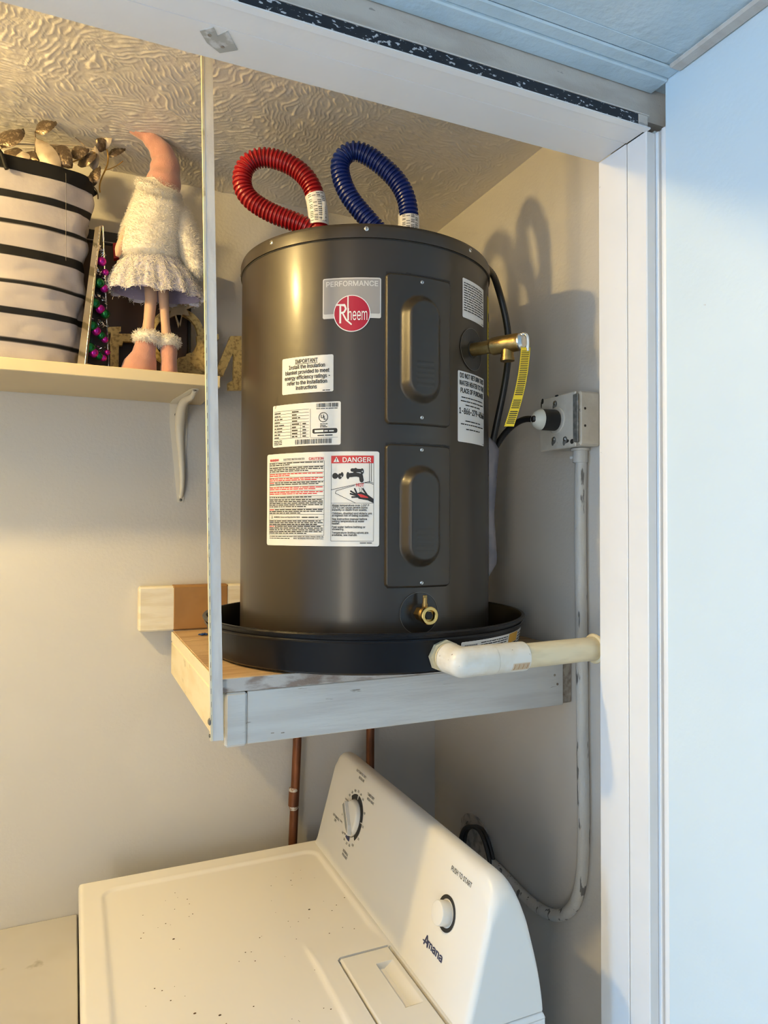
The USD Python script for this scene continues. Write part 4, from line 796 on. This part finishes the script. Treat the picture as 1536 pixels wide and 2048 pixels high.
g1 = trimesh.creation.extrude_polygon(gp.buffer(0.002), 0.009, engine='earcut'); g1.apply_translation((0, 0, 0.011)); part('grip', face(g1), 'dryer_plastic', kn)
g2 = trimesh.creation.extrude_polygon(gp.buffer(-0.001), 0.0015, engine='earcut'); g2.apply_translation((0, 0, 0.0190)); part('grip_face', face(g2), 'knob_grip', kn)
def arcband(r0_, r1_, a0, a1):
    q = np.radians(np.linspace(a0, a1, 24)); return Polygon([(kx+r1_*math.cos(x), ky+r1_*math.sin(x)) for x in q]+[(kx+r0_*math.cos(x), ky+r0_*math.sin(x)) for x in q[::-1]])
for a, b in ((92, 132), (8, 86), (-50, 5), (-136, -112)): part('dial_band', face(flat(arcband(0.0405, 0.0500, a, b), 0.0002)), 'ink_black', dr, smooth=False)
part('dial_band', face(flat(arcband(0.0405, 0.0500, -108, -80), 0.0002)), 'ink_navy', dr, smooth=False)
part('dial_ring', face(lathe([(0.0395, 0.0), (0.0405, 0.0), (0.0405, 0.0012), (0.0395, 0.0018)], 64, (kx, ky, 0))), 'ink_grey', dr)
g = []
for a, s, h in ((112, 'Off', .0042), (128, '20', .0042), (142, '40', .0042), (158, 'Less Dry', .0034), (95, '70', .0042), (78, '60', .0042), (62, '50', .0042), (30, '40', .0042), (2, '30', .0042), (-28, '20', .0042), (-58, 'Off', .0042), (-76, '30', .0042), (-92, '20', .0042), (-108, '10', .0042), (-126, 'Off', .0042), (-150, 'Damp Dry', .0034), (-166, 'Less', .0036), (178, 'More', .0036)):
    q = math.radians(a); h *= 1.15; g.append(text(s, h, kx+0.0570*math.cos(q), ky+0.0570*math.sin(q)-h/2, 0.0002))
for x, y, s in ((kx-0.012, ky+0.092, 'AUTOMATIC DRY'), (kx-0.004, ky+0.082, 'REGULAR'), (kx+0.060, ky+0.066, 'TIMED DRY'), (kx+0.064, ky+0.057, 'HIGH HEAT'), (kx-0.088, ky-0.034, 'AUTOMATIC'), (kx-0.088, ky-0.042, 'DRY'), (kx+0.004, ky-0.078, 'WRINKLE'), (kx+0.004, ky-0.086, 'PREVENT')):
    g.append(text(s, 0.0054, x, y, 0.0002, sx=0.9))
for t_ in g: part('dial_lettering', face(t_), 'ink_grey', dr, smooth=False)
bx_, by_ = -1.053, 0.1255
part('start_button', face(lathe([(0.0198, 0.0), (0.0198, 0.016), (0.0188, 0.0185), (0.0165, 0.0195), (0, 0.0200)], 48, (bx_, by_, 0))), 'dryer_plastic', dr, smooth=35)
part('button_ring', face(flat(Point(bx_, by_).buffer(0.0285, quad_segs=24).difference(Point(bx_, by_).buffer(0.0222, quad_segs=24)), 0.0003)), 'ink_black', dr, smooth=False)
part('start_lettering', face(text('PUSH TO START', 0.0080, -1.034, 0.1910, 0.0002, fit=0.067)), 'ink_grey', dr, smooth=False)
part('brand_lettering', face(trimesh.util.concatenate([text('A', 0.0165, -1.1010, 0.0520, 0.0002, 'l', bold=True), text('mana', 0.0125, -1.0890, 0.0540, 0.0002, 'l', bold=True, fit=0.053),
     flat(LineString([(-1.1035, 0.0565), (-1.0900, 0.0580)]).buffer(0.0010), 0.0003)])), 'ink_navy', dr, smooth=False)
rg = np.random.default_rng(12); sp = []
for k in range(85):
    x, y = rg.uniform(0.10, 0.53), rg.uniform(1.02, 1.56)
    if x > 0.40 and y < 1.24: continue
    r = rg.choice([0.0005, 0.0007, 0.0009, 0.0016], p=[.4, .35, .18, .07]); sp.append(ellipsoid((x, y, DZ-0.0040), (r*1.5, r, r*0.6), 1))
one('lint_specks', sp, 'lint_dark', 'scattered dark lint specks on the white appliance top', 'lint', kind='stuff')

# ================================================================== SHELF AND WHAT STANDS ON IT
ZSB, ZST, YS = 1.9595, 1.9845, 1.537
sh = thing('wall_shelf', 'cream painted wall shelf with one metal bracket on the back wall', 'shelf', (-0.3, YB, ZSB))
part('shelf_board', bx(-1.0, 0.290, YS, YB-0.0008, ZSB, ZST, 0.0015), 'shelf_paint', sh)
bxc = 0.2355
def strip(pts, ws, th_dir, th):      # a plate along pts with half widths ws across X
    V = [];
    for p, w in zip(pts, ws):
        for sx in (-1, 1):
            for k in (0, 1): V.append(np.array(p)+np.array([sx*w, 0, 0])+np.array(th_dir)*th*k)
    out = []
    for i in range(len(pts)-1): out.append(hull(V[i*4:i*4+8]))
    return trimesh.util.concatenate(out)
zb_ = at(372, 1005, Y=YB)[2]
br = part('bracket', [strip([(bxc, YB-0.0005, ZSB-0.001), (bxc, YB-0.0005, ZSB-0.05), (bxc+0.006, YB-0.0005, zb_+0.01), (bxc+0.006, YB-0.0005, zb_)], [0.0215, 0.0215, 0.0085, 0.0065], (0, -1, 0), 0.0018),
                      strip([(bxc, YB-0.001, ZSB-0.0022), (bxc, YB-0.06, ZSB-0.0022), (bxc+0.006, YS+0.045, ZSB-0.0022), (bxc+0.006, YS+0.035, ZSB-0.0022)], [0.0215, 0.0215, 0.0095, 0.0065], (0, 0, 1), 0.0018)], 'bracket_paint', sh, label='pressed white steel shelf bracket')
ribp = spline([(bxc+0.006, YB-0.003, zb_+0.012), (bxc+0.004, YB-0.006, ZSB-0.10), (bxc+0.001, YB-0.017, ZSB-0.046), (bxc+0.001, YB-0.046, ZSB-0.017), (bxc+0.004, YB-0.11, ZSB-0.006), (bxc+0.006, YS+0.045, ZSB-0.003)], 40)
part('stiffening_rib', tube(ribp, np.interp(np.linspace(0, 1, 40), [0, 0.3, 0.5, 0.7, 1], [0.0045, 0.0085, 0.0125, 0.0090, 0.0045]), 14), 'bracket_paint', br)
for p, ax in (((bxc-0.007, YB-0.003, ZSB-0.028), (0, -1, 0)), ((bxc+0.006, YB-0.003, zb_+0.006), (0, -1, 0)), ((bxc+0.006, YS+0.040, ZSB-0.003), (0, 0, -1))):
    part('screw', lathe([(0.0036, 0), (0.0036, 0.001), (0.0015, 0.002), (0, 0.002)], 12, p, ax), 'bare_metal', br)

# striped tote bag
bz0 = ZST; bz1 = at(0, 312, Y=1.575)[2]; BA, BB = 0.205, 0.078; BC = np.array([at(164, 600, Y=1.645)[0]-BA, 1.642])
bz = lambda y: at(0, y, Y=1.566)[2]
bands = [tuple(sorted((bz(a), bz(b)))) for a, b in ((376, 391), (434, 443), (488, 508), (556, 564), (611, 625), (673, 682))]
bag_material(bz0-0.01, bz1+0.01, bands)
bg = thing('striped_tote_bag', 'tall white tote bag with black horizontal stripes on the wall shelf', 'tote bag', (BC[0], BC[1], bz0))
nth, nz = 120, 90
TH, ZF = np.meshgrid(np.linspace(0, 2*np.pi, nth+1), np.linspace(0, 1, nz), indexing='ij')
Pq = np.stack([np.cos(TH)*1.6, np.sin(TH)*1.6, ZF*3.0], -1)
bul = 0.026*(meshkit.fbm(Pq*1.6, 3, 6)-0.5)+0.020*np.abs(meshkit.noise(Pq*np.array([2.2, 2.2, 2.6]), 9)-0.5)
flare = 1+0.11*np.clip((ZF-0.55)/0.45, 0, 1)**1.4-0.03*np.exp(-((ZF-0.08)/0.06)**2)
cx, sy = np.cos(TH), np.sin(TH); sup = (np.abs(cx)**2.6+np.abs(sy)**2.6)**(-1/2.6)
BX = BC[0]+(BA*flare+bul)*cx*sup; BY = BC[1]+(BB*(1+0.04*(flare-1))+bul*0.6)*sy*sup; BY = np.clip(BY, YS+0.006, 1.708)
BZ = bz0+0.001+ZF*(bz1-bz0)
part('bag_body', grid(BX, BY, BZ), 'bag_stripes', bg, smooth=True)
BZT = bz1-0.022
g = grid(*[np.stack([a[:, -1]*(1-k)+a[:, -1]*k for k in (0, 1)], 1) for a in (BX, BY, BZ)])
kr = [int(np.searchsorted(BZ[0], bz1-0.028)), nz-7, nz-1]; gx = lambda a, k, f: BC[0]+(a[:, k]-BC[0])*f
gy = lambda a, k, f: BC[1]+(a[:, k]-BC[1])*f
rx = np.stack([gx(BX, kr[0], 1.006), gx(BX, kr[1], 1.012), gx(BX, kr[2], 1.012), gx(BX, kr[2], 1.006), gx(BX, kr[2], 0.985)], 1)
ry = np.stack([gy(BY, kr[0], 1.012), gy(BY, kr[1], 1.024), gy(BY, kr[2], 1.024), gy(BY, kr[2], 1.012), gy(BY, kr[2], 0.97)], 1)
rz = np.stack([np.full(nth+1, q) for q in (bz1-0.028, bz1-0.015, bz1-0.001, bz1+0.0015, bz1-0.006)], 1)
part('rim_band', grid(rx, ry, rz), 'bag_black', bg, smooth=True)
part('seam', tube([at(132, y, Y=1.5605)*np.array([1, 1, 1])+np.array([0, 0.0035, 0]) for y in (345, 420, 520)], 0.0004, 6), 'ink_grey', bg)
h0 = at(14, 338, Y=1.553)
part('handle', tube(spline([h0, at(8, 322, Y=1.553), at(0, 304, Y=1.556), at(-40, 290, Y=1.562), at(-90, 312, Y=1.558), at(-100, 335, Y=1.555)], 30), 0.0045, 12), 'bag_black', bg)

# champagne leaf spray
lf = thing('leaf_spray', 'champagne glittered artificial leaf spray sticking out of the striped bag', 'artificial leaves', (BC[0]+0.1, 1.66, bz1-0.08))
def leaf(c, tip, wid, Yc, Yt, m):
    a, b = at(*c, Y=Yc), at(*tip, Y=Yt); ax = b-a; L = np.linalg.norm(ax); ax /= L
    sd = np.cross(ax, -fwd+0.3*up); sd /= np.linalg.norm(sd); n = np.cross(sd, ax)
    U, V = np.meshgrid(np.linspace(0, 1, 14), np.linspace(-1, 1, 7), indexing='ij')
    wv = wid*np.sin(np.pi*U**0.8)**0.8
    P3 = a+(U*L)[..., None]*ax+(V*wv)[..., None]*sd+((0.10*L*np.sin(U*np.pi)-0.25*wid*V**2)+0.0012*np.sin(U*40))[..., None]*n
    g = grid(P3[..., 0], P3[..., 1], P3[..., 2]); g2 = g.copy(); g2.vertices = g2.vertices+n*0.0004; g2.faces = g2.faces[:, ::-1]
    part('leaf', [g, g2], m, lf, smooth=True)
for c, tip, wid, Yc, Yt, m in [((70, 263), (104, 247), 0.011, 1.62, 1.61, 'leaf_champagne'), ((0, 290), (38, 264), 0.015, 1.62, 1.63, 'leaf_champagne'), ((98, 292), (134, 325), 0.016, 1.62, 1.60, 'leaf_champagne'), ((8, 302), (45, 318), 0.012, 1.63, 1.60, 'leaf_champagne'),
        ((50, 305), (72, 318), 0.008, 1.63, 1.61, 'leaf_champagne'), ((118, 345), (80, 288), 0.012, 1.60, 1.62, 'leaf_pale'), ((205, 278), (185, 225), 0.010, 1.65, 1.64, 'leaf_champagne'), ((210, 300), (222, 256), 0.007, 1.65, 1.64, 'leaf_pale'), ((212, 300), (198, 282), 0.010, 1.65, 1.63, 'leaf_champagne'),
        ((140, 310), (170, 300), 0.011, 1.63, 1.62, 'leaf_champagne'), ((155, 330), (186, 312), 0.010, 1.64, 1.62, 'leaf_champagne'), ((182, 372), (196, 340), 0.008, 1.64, 1.63, 'leaf_champagne'), ((186, 340), (190, 300), 0.008, 1.65, 1.64, 'leaf_pale'), ((168, 355), (182, 362), 0.005, 1.63, 1.62, 'leaf_champagne'), ((45, 302), (46, 326), 0.009, 1.58, 1.58, 'leaf_pale'),
        ((216, 312), (244, 300), 0.007, 1.66, 1.66, 'leaf_champagne')]:
    leaf(c, (tip[0]+0.25*(tip[0]-c[0]), tip[1]+0.25*(tip[1]-c[1])), wid*1.6, Yc, Yt, m)
for px, Yq, r, m in [([(200, 385), (206, 350), (216, 322), (214, 300), (206, 278)], 1.65, 0.0016, 'twig_gold'), ([(88, 336), (130, 328), (190, 305)], 1.63, 0.0016, 'twig_gold'), ([(0, 298), (40, 288), (80, 290), (130, 290), (170, 294), (195, 300)], 1.64, 0.0013, 'leaf_pale'), ([(150, 275), (162, 285), (172, 295)], 1.65, 0.0010, 'leaf_champagne'),
        ([(212, 340), (232, 332), (246, 322)], 1.66, 0.0010, 'twig_gold'), ([(160, 350), (172, 360), (182, 368), (196, 398)], 1.63, 0.0012, 'leaf_champagne'), ([(60, 336), (70, 300), (70, 263)], 1.62, 0.0011, 'leaf_champagne')]:
    part('stem', tube(spline([at(x, y, Y=Yq) for x, y in px], 20), r, 8), m, lf)

# ornament tower: a narrow tree-shaped frame filled with baubles
ot = thing('ornament_tree', 'narrow gold-edged tree frame filled with green and magenta baubles beside the bag', 'christmas ornament', (*at(188, 716, Y=1.58)[:2], ZST))
def sp_(x, y, Yq, floor=False):
    p = np.array(at(x, y, Y=Yq));
    if floor: p[2] = ZST+0.001
    return p
F1, F2, A1, A2 = sp_(170, 715, 1.546, 1), sp_(218, 722, 1.598, 1), sp_(200, 452, 1.572), sp_(206, 452, 1.577)
B1, B2 = sp_(154, 709, 1.572, 1), sp_(190, 455, 1.590)
F1b, F2b, BK = sp_(205, 715, 1.622, 1), 0, sp_(203, 455, 1.604)
inw = np.array([0.004, 0.003, 0])
part('side_panel', hull([F1, B1, A1, B2, F1+inw, B1+inw, A1+inw*0.5, B2+inw*0.5]), 'gold_mirror', ot, label='gold mirrored side panel')
part('back_panel', hull([F1b, B1+inw*1.5, B2+inw, BK, F1b+np.array([0.002, 0.002, 0]), F2+np.array([0.003, 0.004, 0])]), 'carton_black', ot)
part('front_edge', [tube([F2, A2], 0.0016, 8), tube([F1, F2], 0.0022, 8), tube([F1, A1], 0.0012, 8), tube([A1, A2], 0.0012, 8)], 'tinsel', ot)
part('base_plate', hull([F1, F2, B1, F1b, F1+[0, 0, 0.004], F2+[0, 0, 0.004], B1+[0, 0, 0.004], F1b+[0, 0, 0.004]]), 'gold_mirror', ot)
balls = [(199, 523, 8, 'm'), (194, 566, 9, 'g'), (204, 577, 7, 'm'), (185, 607, 9, 'g'), (196, 618, 8, 'm'), (206, 628, 8, 'g'), (180, 652, 9, 'g'), (188, 662, 8, 'm'), (198, 671, 7, 'g'), (205, 679, 6, 'm'), (175, 695, 9, 'g'), (183, 706, 8, 'm'), (193, 712, 7, 'g'), (202, 716, 6, 'm'), (206, 545, 6, 'm'), (210, 705, 5, 'm')]
for x, y, r, c in balls:
    x += 4.5; r *= 1.0; f = (y-452)/265.0; Yq = 1.578-0.010*f+0.010*(x-190)/20
    p = np.array(at(x, y, Y=Yq)); rr = r*0.00122; p[2] = max(p[2], ZST+0.006+rr)
    part('ornament_ball', ellipsoid(p, (rr,)*3, 3), 'ball_green' if c == 'g' else 'ball_magenta', ot, smooth=True)
rg = np.random.default_rng(21); tin = []
for y0 in (497, 545, 590, 640, 690):
    for k in range(26):
        f = rg.random(); hw_ = 4+(y0-452)*0.085; x = 200-(y0-452)*0.03-hw_+2*hw_*f; y = y0-8+22*f+rg.normal(0, 3)
        p = np.array(at(x+3, y, Y=1.574+0.010*f)); p[2] = max(p[2], ZST+0.008); d = rg.normal(0, 1, 3); d /= np.linalg.norm(d); tin.append(tube([p-d*0.0035, p+d*0.0035], [0.0010, 0.0006], 5))
part('tinsel_garland', tin, 'tinsel', ot, kind='stuff')

# brown carton at the back
cb_ = thing('brown_carton', 'dark brown carton with a black lid standing at the back of the shelf', 'carton', (0.07, 1.73, ZST))
xa, xb = at(150, 600, Y=1.715)[0], at(380, 600, Y=1.715)[0]; zt = at(240, 468, Y=1.715)[2]
part('carton_body', bx(xa, xb-0.004, 1.716, 1.784, ZST+0.001, zt-0.028, 0.002), 'carton_brown', cb_)
part('carton_lid', bx(xa-0.002, xb-0.09, 1.712, 1.786, zt-0.030, zt, 0.002), 'carton_black', cb_)
part('corner_strip', bx(xb-0.004, xb+0.003, 1.714, 1.785, ZST+0.001, zt-0.06, 0.002), 'carton_black', cb_)
part('lid_line', bx(xa, xb-0.10, 1.7112, 1.7125, zt-0.0255, zt-0.0235, 0.0003), 'label_grey', cb_)
one('red_ribbon', extrude_px([(226, 486), (236, 485), (239, 515), (228, 517)], 1.690, 0.018), 'ribbon_red', 'small red ribbon roll in front of the brown carton', 'ribbon')

# gold letter sign
YL = 1.688; ls = thing('letter_sign', 'antiqued gold cut-out letter decoration with a star standing on the shelf', 'letter sign', (0.12, YL, ZST))
def dn(px): return px
part('letter', extrude_px([(215, 654), (242, 653), (242, 662), (238, 664), (238, 667), (275, 668), (275, 683), (246, 683), (245, 690), (238, 690), (237, 740), (221, 740), (221, 690), (219, 684), (222, 670), (222, 665), (215, 664)], YL, 0.014), 'letter_gold', ls)
th = np.linspace(0, 2*np.pi, 60); oc = (352, 674)
def ring(r): return [(oc[0]+r*math.cos(q), oc[1]-r*1.03*math.sin(q)) for q in th]
part('letter', extrude_px(ring(57), YL+0.002, 0.013, [ring(44)]), 'letter_gold', ls)
part('letter', extrude_px([(350, 742), (352, 725), (356, 716), (372, 712), (373, 708), (380, 705), (388, 708), (394, 702), (395, 690), (393, 672), (437, 668), (438, 678), (434, 680), (430, 682), (430, 752), (350, 748)], YL-0.006, 0.014), 'letter_gold', ls)
part('letter', extrude_px([(432, 742), (461, 672), (483, 672), (484, 780), (456, 780), (456, 766), (467, 760), (468, 712), (466, 706), (446, 752)], YL, 0.014), 'letter_gold', ls, label='gold letter overhanging the right end of the shelf')
st = []
for k in range(16):
    q = math.pi/2+k*math.pi/8+0.10; r = (40 if k % 4 == 0 else 28) if k % 2 == 0 else 17; st.append((357+r*math.cos(q), 613-r*1.02*math.sin(q)))
part('star', extrude_px(st, YL-0.014, 0.007), 'star_bronze', ls, label='flat bronze star')
part('star_spike', extrude_px([(350, 630), (363, 630), (357, 656)], YL-0.014, 0.006), 'star_bronze', ls)

# gnome doll
YG = 1.597; PXM = float(np.linalg.norm(at(301, 500, Y=YG)-at(300, 500, Y=YG)))
def gp_(x, y, dy=0.0): return np.array(at(x, y, Y=YG+dy))
gn = thing('gnome_doll', 'tall plush doll in a pink pointed hat, white fur cape and lace skirt', 'doll', (*gp_(300, 735)[:2], ZST))
hat = spline([gp_(322, 400), gp_(326, 375), gp_(330, 345), gp_(328, 318), gp_(312, 290), gp_(290, 271), gp_(268, 260), gp_(240, 252)], 60)
hr_ = np.interp(np.linspace(0, 1, 60), [0, 0.12, 0.28, 0.42, 0.58, 0.68, 0.74, 0.80, 0.98, 1.0], [34, 36, 32, 28, 21, 17, 12.5, 12.5, 4.5, 1.5])*PXM
hr_ = hr_*(1+0.035*np.sin(np.linspace(0, 1, 60)*38))
part('hat', tube(hat, hr_, 32), 'velvet_pink', gn, smooth=True)
def cone(cs, rx, ry, seed, amp, n=72):
    cs = np.array(cs); nz = 40; s = np.linspace(0, 1, nz); ks = np.linspace(0, 1, len(cs))
    C = np.stack([np.interp(s, ks, cs[:, i]) for i in range(3)], 1); RX, RY = np.interp(s, ks, rx), np.interp(s, ks, ry)
    TH, S = np.meshgrid(np.linspace(0, 2*np.pi, n+1), s, indexing='ij')
    nn = meshkit.fbm(np.stack([np.cos(TH)*2.2, np.sin(TH)*2.2, S*4], -1), 3, seed)-0.5
    R = 1+amp*nn
    return C[None, :, 0]+RX*R*np.cos(TH), C[None, :, 1]+RY*R*np.sin(TH), C[None, :, 2]+0*TH
body = grid(*cone([gp_(316, 368), gp_(318, 385), gp_(316, 410), gp_(312, 440), gp_(305, 470), gp_(301, 498), gp_(298, 515), gp_(298, 522), gp_(298, 523)], np.array([34, 42, 50, 57, 60, 60, 58, 48, 5])*PXM, np.array([30, 36, 42, 46, 50, 52, 52, 42, 5])*PXM, 3, 0.12))
part('fur_cape', body, 'fur_white', gn, smooth=True); body.fix_normals()
drape = grid(*cone([gp_(345, 405), gp_(352, 425), gp_(362, 455), gp_(374, 490, -0.006), gp_(384, 520, -0.010), gp_(394, 546, -0.012), gp_(397, 556, -0.012)], np.array([18, 30, 31, 29, 24, 17, 2])*PXM, np.array([14, 26, 32, 34, 34, 30, 2])*PXM, 5, 0.12))
part('fur_cape', drape, 'fur_white', gn, smooth=True); drape.fix_normals()
col = tube(spline([gp_(278, 362, -0.02), gp_(300, 376, -0.04), gp_(330, 388, -0.04), gp_(352, 396, -0.02)], 20), np.interp(np.linspace(0, 1, 20), [0, .2, .8, 1], [6, 10, 11, 6])*PXM, 16); part('fur_collar', col, 'fur_white', gn, smooth=True)
curves('fur_fibres', np.vstack([fur(body, 12000, 0.0065, 1), fur(drape, 6500, 0.0065, 2), fur(col, 3000, 0.006, 3)]), 3, 0.00045, 'fur_white', gn, kind='stuff')
a = cone([gp_(304, 500), gp_(306, 518), gp_(309, 545), gp_(311, 570), gp_(314, 592)], np.array([40, 52, 74, 89, 96])*PXM, np.array([34, 42, 48, 51, 53])*PXM, 8, 0.10, n=140)
TH = np.linspace(0, 2*np.pi, 141)[:, None]; S = np.linspace(0, 1, 40)[None, :]
ruf = 1+0.05*S*np.sin(TH*17)+0.02*S*np.sin(TH*41+1.0); cxy = gp_(305, 540)
sk = grid(cxy[0]+(a[0]-cxy[0])*ruf, cxy[1]+(a[1]-cxy[1])*ruf, a[2]+0.004*np.sin(TH*9)*S)
part('skirt', sk, 'lace_white', gn, smooth=True)
part('skirt_lining', grid(cxy[0]+(a[0]-cxy[0])*0.93, cxy[1]+(a[1]-cxy[1])*0.93, a[2]+0.002), 'lilac_lining', gn, smooth=True)
rg = np.random.default_rng(17); pts = []
sk2 = sk.copy(); sk2.fix_normals(); pp_, fi = trimesh.sample.sample_surface(sk2, 2600, seed=17); nr = sk2.face_normals[fi]
for p, n in zip(pp_, nr):   # loose threads of the net over the skirt
    if np.dot(n, p-np.array([cxy[0], cxy[1], p[2]])) < 0: n = -n
    d = np.cross(n, rg.normal(0, 1, 3)*np.array([1, 1, 0.6])+np.array([0, 0, 1.0])); d /= np.linalg.norm(d); L = rg.uniform(0.008, 0.020)
    pts += [p+n*0.0010-d*L/2, p+n*0.0025+rg.normal(0, 0.0012, 3), p+n*0.0010+d*L/2]
curves('lace_threads', np.array(pts), 3, 0.0007, 'fur_white', gn, kind='stuff')
part('leg', tube([gp_(301, 560), gp_(302, 600), gp_(298, 640), gp_(294, 690)], np.array([14, 12, 11, 14])*PXM, 18), 'doll_skin', gn, smooth=True)
part('leg', tube([gp_(326, 565), gp_(328, 610), gp_(331, 650), gp_(335, 695)], np.array([12, 10, 9, 12])*PXM, 18), 'doll_skin', gn, smooth=True)
def boot(cx_, top, w0, w1, toe):
    cs = [gp_(cx_+toe*q, y) for y, q in ((top, 0.0), (705, 0.25), (722, 0.7), (738, 1.0))]; cs = np.array(cs); cs[-1][2] = ZST+0.001
    me = grid(*cone(list(cs)+[cs[-1]+np.array([0, 0, 0.0])], np.array([w0, w0*1.15, w1*0.85, w1, 1])*PXM, np.array([16, 19, 24, 26, 1])*PXM, 4, 0.05)); return me
part('boot', boot(292, 684, 20, 37, -16), 'velvet_pink', gn, smooth=True); part('boot', boot(338, 690, 15, 18, 0), 'velvet_pink', gn, smooth=True)
def torus(c, R, r, seed):
    q = np.linspace(0, 2*np.pi, 41); p = np.array([[c[0]+R*math.cos(x), c[1]+R*0.85*math.sin(x), c[2]] for x in q]); return tube(p, r, 14, caps=False)
for k, (x, y, R) in enumerate(((295, 676, 17), (335, 684, 13))):
    tr_ = torus(gp_(x, y), R*PXM, 11*PXM, k); cf = part('fur_cuff', tr_, 'fur_white', gn, smooth=True); tr_.fix_normals(); curves('fur_fibres', fur(tr_, 1200, 0.007, 30+k, 0.1), 3, 0.0006, 'fur_white', cf, kind='stuff')
part('arm', tube(spline([gp_(268, 440, -0.01), gp_(247, 475, -0.015), gp_(238, 500, -0.015), gp_(235, 512, -0.015)], 16), np.interp(np.linspace(0, 1, 16), [0, .6, .85, 1], [9, 8, 8.5, 4])*PXM, 14), 'doll_skin', gn, smooth=True)

# ================================================================== LAMP FIXTURE (left part of the closet, out of the photograph)
lp = thing('ceiling_lamp', 'bare bulb in a white porcelain ceiling lampholder', 'lamp', (LAMP[0], LAMP[1], ZC))
def bulb():
    q = np.radians(np.linspace(0, 99, 7)); R = 0.036; pr = [(R*math.sin(a), -R*math.cos(a)) for a in q]; pr[0] = (0.0005, -R)
    return lathe(pr, 18, LAMP)
MATS['bulb_glow'] = usdkit.material(stage, '/World/Looks/bulb_glow', {'e': ('emission', dict(color=LAMP_COLOR, strength=LAMP_RADIANCE))}, [], surface='e.emission')
part('bulb', bulb(), 'bulb_glow', lp)
part('bulb_neck', lathe([(0.0350, 0.0065), (0.030, 0.022), (0.020, 0.032), (0.016, 0.044)], 24, LAMP), 'porcelain', lp)
part('lampholder', lathe([(0.0, -0.012), (0.022, -0.012), (0.030, -0.008), (0.055, -0.004), (0.058, 0.0)], 40, (LAMP[0], LAMP[1], ZC)), 'porcelain', lp)
